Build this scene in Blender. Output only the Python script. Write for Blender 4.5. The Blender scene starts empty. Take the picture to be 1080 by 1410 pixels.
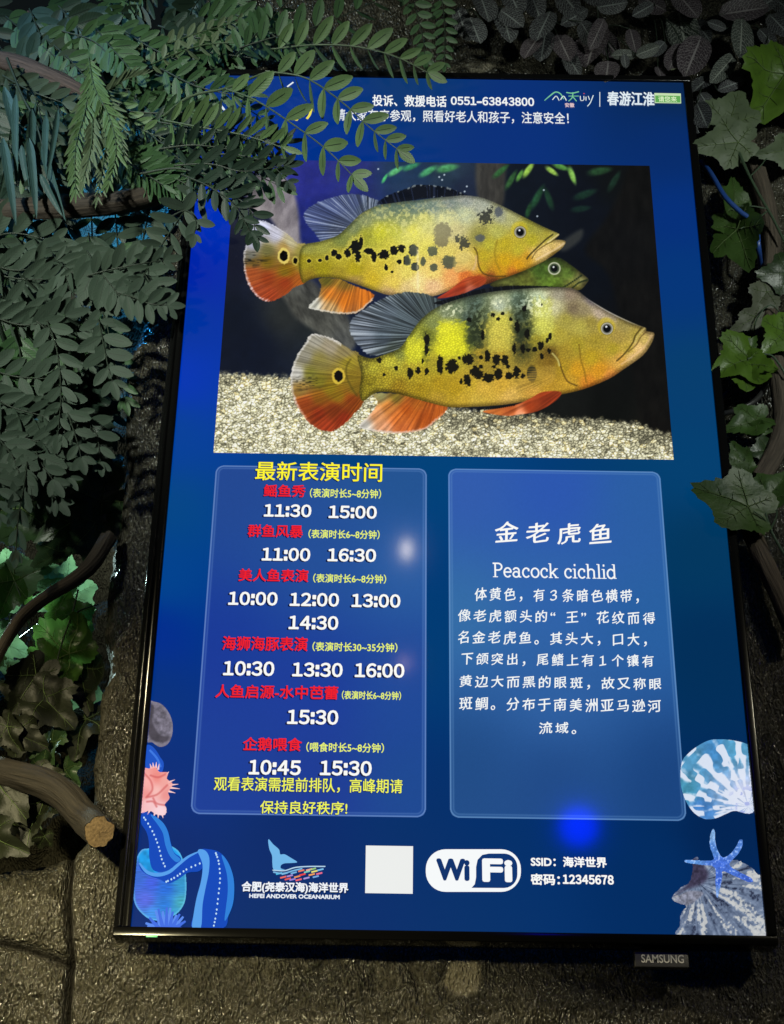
import bpy, math, random
import numpy as np
from mathutils import Vector, Matrix

S = bpy.context.scene
COL = S.collection
rnd = random.Random(7)

# ------------------------------------------------------------------ camera, world, lamps
Z0 = 2.4                      # height of the middle of the screen above the floor
RC = np.array([[0.9998828025640772, 0.012198422366757864, 0.009250925811442937],
               [-0.015115656807658178, 0.8824612665613805, 0.47014213801589533],
               [-0.002428591336502842, -0.4702268723825195, 0.8825422315297291]])
CC = np.array([-0.07206639828905553, -1.0184448045300845, 1.7286616522172007])
FPX = 2195.0


def W3(x, y, d):
    """screen frame (right, up, out of the wall) -> world"""
    return Vector((x, -d, y + Z0))


cam_d = bpy.data.cameras.new('camera')
cam = bpy.data.objects.new('camera', cam_d)
COL.objects.link(cam)
M = np.eye(4)
A = np.array([[1, 0, 0], [0, 0, -1], [0, 1, 0]])
M[:3, :3] = A @ RC.T
M[:3, 3] = np.array(W3(*CC))
cam.matrix_world = Matrix(M.tolist())
cam_d.sensor_fit = 'VERTICAL'
cam_d.sensor_height = 36.0
cam_d.lens = FPX / 1410 * 36.0
cam_d.clip_end = 100
S.camera = cam

world = bpy.data.worlds.new("World")
S.world = world
world.use_nodes = True
bg = world.node_tree.nodes['Background']
bg.inputs[0].default_value = (0.35, 0.5, 0.55, 1)
bg.inputs[1].default_value = 0.012
S.view_settings.view_transform = 'Standard'
S.view_settings.look = 'None'
S.view_settings.exposure = 0
S.view_settings.gamma = 1
S.view_settings.use_curve_mapping = False


def px_plane(px, py, d):
    """the point of the plane d metres in front of the screen seen at photo pixel (px, py); numpy friendly"""
    px = np.asarray(px, float)
    py = np.asarray(py, float)
    v = np.stack([(px - 540) / FPX, -(py - 705) / FPX, -np.ones_like(px)], -1) @ RC
    t = (d - CC[2]) / v[..., 2]
    return CC[0] + t * v[..., 0], CC[1] + t * v[..., 1]


def P(px, py, d=0.0):
    x, y = px_plane(px, py, d)
    return W3(float(x), float(y), d)


def lamp(name, kind, loc, target, energy, color, size=0.1, spot=60, blend=0.5):
    l = bpy.data.lights.new(name, kind)
    l.energy = energy
    l.color = color
    o = bpy.data.objects.new(name, l)
    COL.objects.link(o)
    o.location = loc
    if kind == 'AREA':
        l.shape = 'DISK'
        l.size = size
    else:
        l.shadow_soft_size = size
    if kind == 'SPOT':
        l.spot_size = math.radians(spot)
        l.spot_blend = blend
    o.rotation_euler = (Vector(target) - Vector(loc)).to_track_quat('-Z', 'Y').to_euler()
    return o


def mirror_spot(px, py, k):
    """a lamp place whose reflection in the screen is seen at the pixel"""
    x, y = px_plane(px, py, 0.0)
    s = np.array([x, y, 0.0])
    c = CC * np.array([1, 1, -1])
    l = s + k * (s - c)
    return W3(*l)


o_ = lamp('ceiling_lamp', 'AREA', mirror_spot(560, 757, 1.0), P(560, 757), 0.12, (1.0, 0.88, 0.70), 0.03)
o_.data.shape = 'ELLIPSE'
o_.data.size = 0.020
o_.data.size_y = 0.045
lamp('ceiling_spot', 'SPOT', mirror_spot(557, 913, 1.5), P(557, 913), 0.16, (1.0, 0.65, 0.6), 0.012, 20, 0.9)
lamp('wall_spot', 'SPOT', mirror_spot(60, 1420, 0.75), P(100, 1470), 105, (1.0, 0.88, 0.50), 0.03, 46, 1.0)
lamp('wall_spot', 'SPOT', W3(-1.15, 0.12, 0.80), P(250, 1440), 52, (1.0, 0.87, 0.54), 0.03, 46, 1.0)
lamp('wall_spot', 'SPOT', mirror_spot(1250, 1050, 0.8), P(1040, 1250), 22, (1.0, 0.92, 0.66), 0.03, 46, 1.0)
lamp('added_blue_spot', 'SPOT', mirror_spot(797, 1138, 1.2), P(797, 1138), 3.6, (0.0, 0.0, 1.0), 0.045, 40, 0.6)  # added lamp, placed only so its blue reflection shows on the screen
lamp('added_blue_spot', 'SPOT', W3(-1.35, 1.0, 1.1), P(40, 60), 42, (0.20, 0.55, 1.0), 0.06, 34, 1.0)  # added lamp out of view, tints the upper left leaves blue
lamp('foliage_spot', 'SPOT', W3(-1.25, -0.05, 1.75), P(180, 300), 185, (0.95, 1.0, 0.86), 0.07, 35, 0.9)
lamp('foliage_spot', 'SPOT', W3(1.05, 0.0, 1.9), P(1000, 350), 90, (0.92, 1.0, 0.90), 0.08, 32, 1.0)
lamp('tank_lamp', 'AREA', W3(-0.62, 0.80, -0.22), W3(-0.58, 0.60, -0.46), 10.0, (0.03, 0.40, 1.0), 0.12)
lamp('tank_lamp', 'SPOT', W3(-0.70, 0.02, -0.36), P(70, 815, -.12), 28.0, (0.66, 0.95, 0.92), 0.04, 48, 0.8)
lamp('tank_lamp', 'SPOT', W3(-0.50, 0.34, -0.34), P(125, 540, -.40), 5.0, (0.08, 0.55, 1.0), 0.03, 60, 0.8)


# ------------------------------------------------------------------ helpers
def lin(c):
    c = np.asarray(c, float) / 255.0
    return np.where(c <= 0.04045, c / 12.92, ((c + 0.055) / 1.055) ** 2.4)


def tag(o, label=None, cat=None, group=None, kind=None):
    if label:
        o['label'] = label
    if cat:
        o['category'] = cat
    if group:
        o['group'] = group
    if kind:
        o['kind'] = kind
    return o


def empty(name, loc=(0, 0, 0)):
    o = bpy.data.objects.new(name, None)
    COL.objects.link(o)
    o.location = loc
    o.empty_display_size = 0.05
    return o


def attach(o, parent):
    if parent is not None:
        o.parent = parent
        # world transform of the parent chain is a pure translation
        off = Vector((0, 0, 0))
        p = parent
        while p is not None:
            off += p.location
            p = p.parent
        o.location = o.location - off
    return o


class MB:
    """collects faces, becomes ONE mesh object"""

    def __init__(self):
        self.v, self.f, self.uv, self.mi = [], [], [], []

    def vert(self, co, uv=(0, 0)):
        self.v.append(tuple(co))
        self.uv.append(uv)
        return len(self.v) - 1

    def face(self, ids, m=0):
        self.f.append(ids)
        self.mi.append(m)

    def grid(self, pts, uvs, m=0, closed=False):
        """pts[i][j] -> quads"""
        ids = [[self.vert(p, u) for p, u in zip(r, ru)] for r, ru in zip(pts, uvs)]
        n = len(ids[0])
        for i in range(len(ids) - 1):
            for j in range(n if closed else n - 1):
                k = (j + 1) % n
                self.face((ids[i][j], ids[i][k], ids[i + 1][k], ids[i + 1][j]), m)
        return ids

    def build(self, name, mats, parent=None, smooth=True):
        me = bpy.data.meshes.new(name)
        me.from_pydata(self.v, [], self.f)
        uvl = me.uv_layers.new(name='UVMap')
        li = np.zeros(len(me.loops), int)
        me.loops.foreach_get('vertex_index', li)
        uv = np.array(self.uv, float).reshape(-1, 2)[li]
        uvl.data.foreach_set('uv', uv.ravel())
        if not isinstance(mats, (list, tuple)):
            mats = [mats]
        for m in mats:
            me.materials.append(m)
        me.polygons.foreach_set('material_index', self.mi)
        me.polygons.foreach_set('use_smooth', [smooth] * len(self.f))
        me.update()
        o = bpy.data.objects.new(name, me)
        COL.objects.link(o)
        return attach(o, parent)


def box_mesh(name, x0, x1, y0, y1, d0, d1, m, parent, bevel=0.0, seg=3):
    """box in the screen frame, optional bevel"""
    import bmesh
    bm = bmesh.new()
    vs = [bm.verts.new(W3(x, y, d)) for x in (x0, x1) for y in (y0, y1) for d in (d0, d1)]
    for q in ((0, 1, 3, 2), (4, 6, 7, 5), (0, 4, 5, 1), (2, 3, 7, 6), (0, 2, 6, 4), (1, 5, 7, 3)):
        bm.faces.new([vs[i] for i in q])
    bmesh.ops.recalc_face_normals(bm, faces=bm.faces)
    if bevel:
        bmesh.ops.bevel(bm, geom=list(bm.edges), offset=bevel, segments=seg, affect='EDGES', profile=0.6)
    me = bpy.data.meshes.new(name)
    bm.to_mesh(me)
    bm.free()
    me.polygons.foreach_set('use_smooth', [True] * len(me.polygons))
    me.materials.append(m)
    o = bpy.data.objects.new(name, me)
    COL.objects.link(o)
    return attach(o, parent)


def catmull(pts, n):
    pts = [Vector(p) for p in pts]
    if len(pts) == 2:
        return [pts[0].lerp(pts[1], i / (n - 1)) for i in range(n)]
    ext = [pts[0] * 2 - pts[1]] + pts + [pts[-1] * 2 - pts[-2]]
    out = []
    for i in range(n):
        u = i / (n - 1) * (len(pts) - 1)
        k = min(int(u), len(pts) - 2)
        t = u - k
        a, b, c, d = ext[k:k + 4]
        out.append(0.5 * ((2 * b) + (c - a) * t + (2 * a - 5 * b + 4 * c - d) * t * t + (3 * b - a - 3 * c + d) * t ** 3))
    return out


# ------------------------------------------------------------------ noise
def hsh(ix, iy, s=0):
    n = (ix.astype(np.int64) * 374761393 + iy.astype(np.int64) * 668265263 + s * 974634533) & 0x7fffffff
    n = ((n ^ (n >> 13)) * 1274126177) & 0x7fffffff
    n = (n ^ (n >> 16)) & 0xffff
    return n / 65535.0


def vnoise(x, y, s=0):
    ix, iy = np.floor(x), np.floor(y)
    fx, fy = x - ix, y - iy
    fx, fy = fx * fx * (3 - 2 * fx), fy * fy * (3 - 2 * fy)
    a, b = hsh(ix, iy, s), hsh(ix + 1, iy, s)
    c, d = hsh(ix, iy + 1, s), hsh(ix + 1, iy + 1, s)
    return (a * (1 - fx) + b * fx) * (1 - fy) + (c * (1 - fx) + d * fx) * fy


def fbm(x, y, s=0, o=4):
    r, a, t = 0, 1.0, 0
    for i in range(o):
        r = r + a * vnoise(x * 2 ** i, y * 2 ** i, s + i * 17)
        t += a
        a *= 0.5
    return r / t


def worley(x, y, s=0):
    ix, iy = np.floor(x), np.floor(y)
    d1 = np.full(x.shape, 9.0)
    d2 = np.full(x.shape, 9.0)
    cid = np.zeros(x.shape)
    for dx in (-1, 0, 1):
        for dy in (-1, 0, 1):
            cx, cy = ix + dx, iy + dy
            ox = cx + hsh(cx, cy, s)
            oy = cy + hsh(cx, cy, s + 5)
            d = np.hypot(x - ox, y - oy)
            near = d < d1
            d2 = np.where(near, d1, np.minimum(d2, d))
            cid = np.where(near, hsh(cx, cy, s + 9), cid)
            d1 = np.minimum(d1, d)
    return d1, d2, cid


def sstep(a, b, x):
    t = np.clip((x - a) / (b - a), 0, 1)
    return t * t * (3 - 2 * t)


# ------------------------------------------------------------------ materials
def new_mat(name):
    m = bpy.data.materials.new(name)
    m.use_nodes = True
    nt = m.node_tree
    b = nt.nodes['Principled BSDF']
    return m, nt, b


def setin(b, **k):
    for n, v in k.items():
        s = b.inputs[n.replace('_', ' ')]
        s.default_value = v


def screen_material():
    m, nt, b = new_mat('screen_glow')
    a = nt.nodes.new('ShaderNodeVertexColor')
    a.layer_name = 'Col'
    setin(b, Base_Color=(0.004, 0.004, 0.005, 1), Roughness=0.075)
    b.inputs['Specular IOR Level'].default_value = 0.30
    nt.links.new(a.outputs['Color'], b.inputs['Emission Color'])
    b.inputs['Emission Strength'].default_value = 1.0
    return m


def plain(name, rgb, rough=0.4, spec=0.5, metal=0.0, bump=0.0, scale=200, var=0.0, emit=None, es=1.0):
    m, nt, b = new_mat(name)
    setin(b, Base_Color=(*rgb, 1), Roughness=rough, Metallic=metal)
    b.inputs['Specular IOR Level'].default_value = spec
    tc = nt.nodes.new('ShaderNodeTexCoord')
    if bump or var:
        n = nt.nodes.new('ShaderNodeTexNoise')
        n.inputs['Scale'].default_value = scale
        n.inputs['Detail'].default_value = 4
        nt.links.new(tc.outputs['Object'], n.inputs['Vector'])
        if bump:
            bp = nt.nodes.new('ShaderNodeBump')
            bp.inputs['Strength'].default_value = bump
            bp.inputs['Distance'].default_value = 0.002
            nt.links.new(n.outputs['Fac'], bp.inputs['Height'])
            nt.links.new(bp.outputs['Normal'], b.inputs['Normal'])
        if var:
            mx = nt.nodes.new('ShaderNodeMix')
            mx.data_type = 'RGBA'
            mx.inputs['A'].default_value = (*[c * (1 - var) for c in rgb], 1)
            mx.inputs['B'].default_value = (*[c * (1 + var) for c in rgb], 1)
            nt.links.new(n.outputs['Fac'], mx.inputs['Factor'])
            nt.links.new(mx.outputs['Result'], b.inputs['Base Color'])
    if emit:
        b.inputs['Emission Color'].default_value = (*emit, 1)
        b.inputs['Emission Strength'].default_value = es
    return m


def math_node(nt, op, a, b=None, c=None):
    n = nt.nodes.new('ShaderNodeMath')
    n.operation = op
    for i, v in enumerate((a, b, c)):
        if v is None:
            continue
        if hasattr(v, 'links'):
            nt.links.new(v, n.inputs[i])
        else:
            n.inputs[i].default_value = v
    return n.outputs[0]


def leaf_mat(name, rgb, rib=(0.02, 0.035, 0.02), rough=0.5, var=0.35, spec=0.35, trans=0.12):
    """leaf seen from either side: blotchy colour, midrib and faint side veins from its UV"""
    m, nt, b = new_mat(name)
    uv = nt.nodes.new('ShaderNodeUVMap')
    sp = nt.nodes.new('ShaderNodeSeparateXYZ')
    nt.links.new(uv.outputs[0], sp.inputs[0])
    au = math_node(nt, 'ABSOLUTE', sp.outputs[0])
    tc = nt.nodes.new('ShaderNodeTexCoord')
    n = nt.nodes.new('ShaderNodeTexNoise')
    n.inputs['Scale'].default_value = 38
    n.inputs['Detail'].default_value = 3
    nt.links.new(tc.outputs['Object'], n.inputs['Vector'])
    mx = nt.nodes.new('ShaderNodeMix')
    mx.data_type = 'RGBA'
    mx.inputs['A'].default_value = (*[c * (1 - var) for c in rgb], 1)
    mx.inputs['B'].default_value = (rgb[0] * (1 + var * 1.2), rgb[1] * (1 + var), rgb[2] * (1 + var * 0.6), 1)
    nt.links.new(n.outputs['Fac'], mx.inputs['Factor'])
    # midrib: narrow band that fades out toward the tip
    rb = math_node(nt, 'LESS_THAN', au, 0.075)
    rb = math_node(nt, 'MULTIPLY', rb, math_node(nt, 'LESS_THAN', sp.outputs[1], 0.72))
    m2 = nt.nodes.new('ShaderNodeMix')
    m2.data_type = 'RGBA'
    nt.links.new(rb, m2.inputs['Factor'])
    nt.links.new(mx.outputs['Result'], m2.inputs['A'])
    m2.inputs['B'].default_value = (*rib, 1)
    nt.links.new(m2.outputs['Result'], b.inputs['Base Color'])
    # side veins as relief
    sv = math_node(nt, 'MULTIPLY', math_node(nt, 'SUBTRACT', sp.outputs[1], math_node(nt, 'MULTIPLY', au, 0.22)), 60.0)
    sv = math_node(nt, 'SINE', sv)
    bp = nt.nodes.new('ShaderNodeBump')
    bp.inputs['Strength'].default_value = 0.12
    bp.inputs['Distance'].default_value = 0.0006
    nt.links.new(sv, bp.inputs['Height'])
    nt.links.new(bp.outputs['Normal'], b.inputs['Normal'])
    setin(b, Roughness=rough)
    b.inputs['Specular IOR Level'].default_value = spec
    if trans:
        out = nt.nodes['Material Output']
        tr = nt.nodes.new('ShaderNodeBsdfTranslucent')
        nt.links.new(m2.outputs['Result'], tr.inputs['Color'])
        ms = nt.nodes.new('ShaderNodeMixShader')
        ms.inputs[0].default_value = trans
        nt.links.new(b.outputs[0], ms.inputs[1])
        nt.links.new(tr.outputs[0], ms.inputs[2])
        nt.links.new(ms.outputs[0], out.inputs['Surface'])
    return m


def netted_leaf_mat(name, rgb, vein, dens=11.0):
    """dark leaf with a net of pale veins, from its UV"""
    m, nt, b = new_mat(name)
    uv = nt.nodes.new('ShaderNodeUVMap')
    sp = nt.nodes.new('ShaderNodeSeparateXYZ')
    nt.links.new(uv.outputs[0], sp.inputs[0])
    au = math_node(nt, 'ABSOLUTE', sp.outputs[0])
    wob = nt.nodes.new('ShaderNodeTexNoise')
    wob.inputs['Scale'].default_value = 5
    nt.links.new(uv.outputs[0], wob.inputs['Vector'])
    ph = math_node(nt, 'SUBTRACT', sp.outputs[1], math_node(nt, 'MULTIPLY', au, 0.30))
    ph = math_node(nt, 'ADD', ph, math_node(nt, 'MULTIPLY', wob.outputs['Fac'], 0.16))
    fr = math_node(nt, 'PINGPONG', math_node(nt, 'MULTIPLY', ph, dens), 0.5)
    v1 = math_node(nt, 'LESS_THAN', fr, 0.075)
    vo = nt.nodes.new('ShaderNodeTexVoronoi')
    vo.feature = 'DISTANCE_TO_EDGE'
    vo.inputs['Scale'].default_value = 7.0
    nt.links.new(uv.outputs[0], vo.inputs['Vector'])
    v2 = math_node(nt, 'LESS_THAN', vo.outputs['Distance'], 0.035)
    v3 = math_node(nt, 'LESS_THAN', au, 0.06)
    v = math_node(nt, 'MAXIMUM', math_node(nt, 'MAXIMUM', v1, math_node(nt, 'MULTIPLY', v2, 0.6)), v3)
    n = nt.nodes.new('ShaderNodeTexNoise')
    n.inputs['Scale'].default_value = 30
    tc = nt.nodes.new('ShaderNodeTexCoord')
    nt.links.new(tc.outputs['Object'], n.inputs['Vector'])
    mx = nt.nodes.new('ShaderNodeMix')
    mx.data_type = 'RGBA'
    mx.inputs['A'].default_value = (*[c * 0.5 for c in rgb], 1)
    mx.inputs['B'].default_value = (*[c * 1.5 for c in rgb], 1)
    nt.links.new(n.outputs['Fac'], mx.inputs['Factor'])
    m2 = nt.nodes.new('ShaderNodeMix')
    m2.data_type = 'RGBA'
    nt.links.new(v, m2.inputs['Factor'])
    nt.links.new(mx.outputs['Result'], m2.inputs['A'])
    m2.inputs['B'].default_value = (*vein, 1)
    nt.links.new(m2.outputs['Result'], b.inputs['Base Color'])
    bp = nt.nodes.new('ShaderNodeBump')
    bp.inputs['Strength'].default_value = 0.5
    bp.inputs['Distance'].default_value = 0.001
    bp.invert = True
    nt.links.new(v, bp.inputs['Height'])
    nt.links.new(bp.outputs['Normal'], b.inputs['Normal'])
    setin(b, Roughness=0.5)
    b.inputs['Specular IOR Level'].default_value = 0.3
    return m


def bark_mat(name, rgb, rough=0.8):
    m, nt, b = new_mat(name)
    uv = nt.nodes.new('ShaderNodeUVMap')
    mp = nt.nodes.new('ShaderNodeMapping')
    mp.inputs['Scale'].default_value = (26, 3.0, 1)
    nt.links.new(uv.outputs[0], mp.inputs[0])
    n = nt.nodes.new('ShaderNodeTexNoise')
    n.inputs['Scale'].default_value = 1.0
    n.inputs['Detail'].default_value = 6
    n.inputs['Roughness'].default_value = 0.65
    nt.links.new(mp.outputs[0], n.inputs['Vector'])
    cr = nt.nodes.new('ShaderNodeValToRGB')
    cr.color_ramp.elements[0].position = 0.32
    cr.color_ramp.elements[1].position = 0.72
    cr.color_ramp.elements[0].color = (*[c * 0.35 for c in rgb], 1)
    cr.color_ramp.elements[1].color = (*[c * 1.6 for c in rgb], 1)
    nt.links.new(n.outputs['Fac'], cr.inputs[0])
    nt.links.new(cr.outputs[0], b.inputs['Base Color'])
    bp = nt.nodes.new('ShaderNodeBump')
    bp.inputs['Strength'].default_value = 0.9
    bp.inputs['Distance'].default_value = 0.003
    nt.links.new(n.outputs['Fac'], bp.inputs['Height'])
    nt.links.new(bp.outputs['Normal'], b.inputs['Normal'])
    setin(b, Roughness=rough)
    return m


def rock_mat():
    m, nt, b = new_mat('glazed_rock')
    tc = nt.nodes.new('ShaderNodeTexCoord')
    n1 = nt.nodes.new('ShaderNodeTexNoise')
    n1.inputs['Scale'].default_value = 9
    n1.inputs['Detail'].default_value = 8
    n1.inputs['Roughness'].default_value = 0.62
    n2 = nt.nodes.new('ShaderNodeTexNoise')
    n2.inputs['Scale'].default_value = 360
    n2.inputs['Detail'].default_value = 1.0
    n2.inputs['Roughness'].default_value = 0.45
    n3 = nt.nodes.new('ShaderNodeTexNoise')
    n3.inputs['Scale'].default_value = 60
    n3.inputs['Detail'].default_value = 4
    mp = nt.nodes.new('ShaderNodeMapping')
    mp.inputs['Rotation'].default_value = (0, math.radians(35), 0)
    mp.inputs['Scale'].default_value = (1.0, 1.0, 0.5)
    nt.links.new(tc.outputs['Object'], mp.inputs[0])
    for n in (n1, n2, n3):
        nt.links.new(mp.outputs[0] if n is n2 else tc.outputs['Object'], n.inputs['Vector'])
    cr = nt.nodes.new('ShaderNodeValToRGB')
    e = cr.color_ramp.elements
    e[0].position, e[1].position = 0.3, 0.75
    e[0].color = (0.022, 0.021, 0.016, 1)
    e[1].color = (0.080, 0.074, 0.054, 1)
    nt.links.new(n1.outputs['Fac'], cr.inputs[0])
    mx = nt.nodes.new('ShaderNodeMix')
    mx.data_type = 'RGBA'
    mx.blend_type = 'MULTIPLY'
    mx.inputs['Factor'].default_value = 0.7
    cr2 = nt.nodes.new('ShaderNodeValToRGB')
    cr2.color_ramp.elements[0].position = 0.35
    cr2.color_ramp.elements[1].position = 0.65
    cr2.color_ramp.elements[0].color = (0.35, 0.35, 0.35, 1)
    cr2.color_ramp.elements[1].color = (1.25, 1.25, 1.2, 1)
    nt.links.new(n2.outputs['Fac'], cr2.inputs[0])
    nt.links.new(cr.outputs[0], mx.inputs['A'])
    nt.links.new(cr2.outputs[0], mx.inputs['B'])
    at = nt.nodes.new('ShaderNodeAttribute')
    at.attribute_name = 'Patch'
    m3 = nt.nodes.new('ShaderNodeMix')
    m3.data_type = 'RGBA'
    nt.links.new(at.outputs['Fac'], m3.inputs['Factor'])
    nt.links.new(mx.outputs['Result'], m3.inputs['A'])
    m3.inputs['B'].default_value = (0.17, 0.155, 0.115, 1)
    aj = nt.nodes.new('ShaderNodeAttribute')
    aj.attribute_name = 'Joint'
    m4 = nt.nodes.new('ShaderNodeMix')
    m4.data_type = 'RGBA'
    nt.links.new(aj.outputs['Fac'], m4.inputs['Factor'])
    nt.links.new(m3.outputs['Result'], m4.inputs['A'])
    m4.inputs['B'].default_value = (0.010, 0.009, 0.007, 1)  # near-black joint colour, stands in for shade inside the grooves
    nt.links.new(m4.outputs['Result'], b.inputs['Base Color'])
    h = math_node(nt, 'ADD', math_node(nt, 'MULTIPLY', n2.outputs['Fac'], 1.5), math_node(nt, 'MULTIPLY', n3.outputs['Fac'], 0.9))
    bp = nt.nodes.new('ShaderNodeBump')
    bp.inputs['Strength'].default_value = 1.0
    bp.inputs['Distance'].default_value = 0.0046
    nt.links.new(h, bp.inputs['Height'])
    nt.links.new(bp.outputs['Normal'], b.inputs['Normal'])
    rr = nt.nodes.new('ShaderNodeMapRange')
    rr.inputs['From Min'].default_value = 0.35
    rr.inputs['From Max'].default_value = 0.65
    rr.inputs['To Min'].default_value = 0.10
    rr.inputs['To Max'].default_value = 0.24
    nt.links.new(n3.outputs['Fac'], rr.inputs['Value'])
    ab = nt.nodes.new('ShaderNodeAttribute')
    ab.attribute_name = 'Bare'
    nt.links.new(math_node(nt, 'MAXIMUM', rr.outputs[0], math_node(nt, 'MULTIPLY', ab.outputs['Fac'], .85)), b.inputs['Roughness'])
    nt.links.new(math_node(nt, 'SUBTRACT', 0.75, math_node(nt, 'MULTIPLY', ab.outputs['Fac'], .7)), b.inputs['Specular IOR Level'])
    return m


SCREEN = screen_material()
BLACK = plain('black_gloss_plastic', (0.004, 0.004, 0.004), 0.14, 0.3)
BLACKM = plain('black_matt_plastic', (0.008, 0.008, 0.008), 0.45, 0.4, bump=0.1, scale=900)
BLACKD = plain('black_lower_bar', (0.003, 0.003, 0.003), 0.12, 0.08)
ROCK = rock_mat()


# ================================================================== the rock wall
def poly_sd(x, y, poly):
    """signed distance, negative inside"""
    poly = np.asarray(poly, float)
    d = np.full(x.shape, 1e9)
    ins = np.zeros(x.shape, bool)
    n = len(poly)
    for i in range(n):
        ax, ay = poly[i]
        bx, by = poly[(i + 1) % n]
        ex, ey = bx - ax, by - ay
        l2 = ex * ex + ey * ey + 1e-12
        t = np.clip(((x - ax) * ex + (y - ay) * ey) / l2, 0, 1)
        d = np.minimum(d, (x - ax - t * ex) ** 2 + (y - ay - t * ey) ** 2)
        if ay != by:
            c = (ay > y) != (by > y)
            ins ^= c & (x < (bx - ax) * (y - ay) / (by - ay) + ax)
    d = np.sqrt(d)
    return np.where(ins, -d, d)


def smooth_poly(pts, n=8, closed=True):
    pts = np.asarray(pts, float)
    k = len(pts)
    out = []
    for i in range(k if closed else k - 1):
        a = pts[(i - 1) % k] if closed or i > 0 else pts[i]
        b, c = pts[i], pts[(i + 1) % k]
        d = pts[(i + 2) % k] if closed or i + 2 < k else c
        for t in np.arange(n) / n:
            out.append(0.5 * (2 * b + (c - a) * t + (2 * a - 5 * b + 4 * c - d) * t * t + (3 * b - a - 3 * c + d) * t ** 3))
    return np.array(out)


WALL_D = -0.062


def wall():
    step = 0.0032
    xs = np.arange(-0.95, 0.951, step)
    ys = np.arange(-1.0, 1.001, step)
    X, Y = np.meshgrid(xs, ys)
    h = (fbm(X * 4, Y * 4, 3, 3) - 0.5) * 0.030 + (fbm(X * 22, Y * 22, 8, 4) - 0.5) * 0.014
    rg = np.abs(fbm(X * 26, Y * 26, 91, 4) - 0.5)
    h = h - sstep(0.10, 0.0, rg) * 0.003 + (fbm(X * 90, Y * 90, 5, 3) - 0.5) * 0.0034
    h = h + (vnoise(X * 240, Y * 240, 6) - 0.5) * 0.0012
    # ridged diagonal tooling of the lower blocks
    low = sstep(-0.50, -0.62, Y)
    rid = np.abs(fbm(X * 16 + Y * 9, Y * 14 - X * 6, 31, 3) - 0.5)
    h = h - low * (0.5 - rid * 2) * 0.013
    h = h + low * 0.004

    def wl(pts):
        a = np.array(pts, float)
        x, y = px_plane(a[:, 0], a[:, 1], WALL_D)
        return np.stack([x, y], -1)

    # joints between the blocks
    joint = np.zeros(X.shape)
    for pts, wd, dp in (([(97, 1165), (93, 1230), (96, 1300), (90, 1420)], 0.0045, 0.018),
                        ([(-30, 1288), (20, 1300), (60, 1312), (97, 1326)], 0.0045, 0.012),
                        ([(97, 1335), (150, 1300), (190, 1262)], 0.006, 0.004),
                        ([(560, 1310), (575, 1360), (600, 1430)], 0.006, 0.003)):
        q = smooth_poly(wl(pts), 6, False)
        d = np.full(X.shape, 9.0)
        wob = (fbm(X * 30, Y * 30, 77, 2) - 0.5) * 0.005
        for i in range(len(q) - 1):
            (ax, ay), (bx, by) = q[i], q[i + 1]
            ex, ey = bx - ax, by - ay
            t = np.clip(((X - ax) * ex + (Y - ay) * ey) / (ex * ex + ey * ey + 1e-12), 0, 1)
            d = np.minimum(d, np.hypot(X - ax - t * ex + wob, Y - ay - t * ey))
        h = h - dp * np.exp(-(d / wd) ** 2)
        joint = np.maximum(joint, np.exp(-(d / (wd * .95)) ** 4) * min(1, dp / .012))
    # hollow on the right, behind the ivy
    for px, py, r, dp in ((1030, 545, 0.034, 0.05), (1040, 380, 0.03, 0.035), (1000, 235, 0.025, 0.03), (1010, 735, 0.02, 0.02)):
        cx, cy = px_plane(px, py, WALL_D)
        h = h - dp * np.exp(-((X - cx) ** 2 + (Y - cy) ** 2) / r ** 2)
    # the planted opening on the left
    op = wl([(-260, -140), (250, -140), (262, 60), (215, 300), (190, 430), (172, 520), (163, 620), (158, 700), (148, 760), (142, 850),
             (136, 930), (128, 1010), (121, 1080), (116, 1140), (100, 1168), (40, 1180), (-40, 1190), (-260, 1195)])
    sd = poly_sd(X, Y, smooth_poly(op, 4)) + (fbm(X * 14, Y * 14, 51, 3) - 0.5) * 0.022
    k = sstep(0.006, -0.012, sd)
    back = (fbm(X * 9, Y * 9, 61, 4) - 0.5) * 0.16
    D = WALL_D + h - 0.012 * np.exp(-np.abs(np.minimum(sd - 0.006, 0.03)) / 0.008) * (1 - k)
    D = D * (1 - k) + (-0.44 + back) * k
    V = np.stack([X, -D, Y + Z0], -1).reshape(-1, 3)
    ny, nx = X.shape
    i = np.arange(ny * nx).reshape(ny, nx)
    F = np.stack([i[:-1, :-1], i[:-1, 1:], i[1:, 1:], i[1:, :-1]], -1).reshape(-1, 4)
    me = raw_mesh('rock_wall', V, F)
    pa = np.zeros(X.shape)
    for px, py, rx, ry in ((634, 1342, .018, .020), (660, 92, .020, .011), (1010, 210, .02, .012)):
        cx, cy = px_plane(px, py, WALL_D)
        q = np.hypot((X - cx) / rx, (Y - cy) / ry) + (fbm(X * 60, Y * 60, 71, 3) - .5) * 1.3
        pa = np.maximum(pa, sstep(1.1, .8, q))
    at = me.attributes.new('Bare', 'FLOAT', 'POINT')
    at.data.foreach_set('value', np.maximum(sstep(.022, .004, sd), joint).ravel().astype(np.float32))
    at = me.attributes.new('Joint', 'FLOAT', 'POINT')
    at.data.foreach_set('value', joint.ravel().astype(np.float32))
    at = me.attributes.new('Patch', 'FLOAT', 'POINT')
    at.data.foreach_set('value', pa.ravel().astype(np.float32))
    me.materials.append(ROCK)
    me.polygons.foreach_set('use_smooth', np.ones(len(F), bool))
    o = bpy.data.objects.new('rock_wall', me)
    COL.objects.link(o)
    tag(o, 'dark glossy fake rock wall behind the screen with a planted opening on its left', 'wall')


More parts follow.
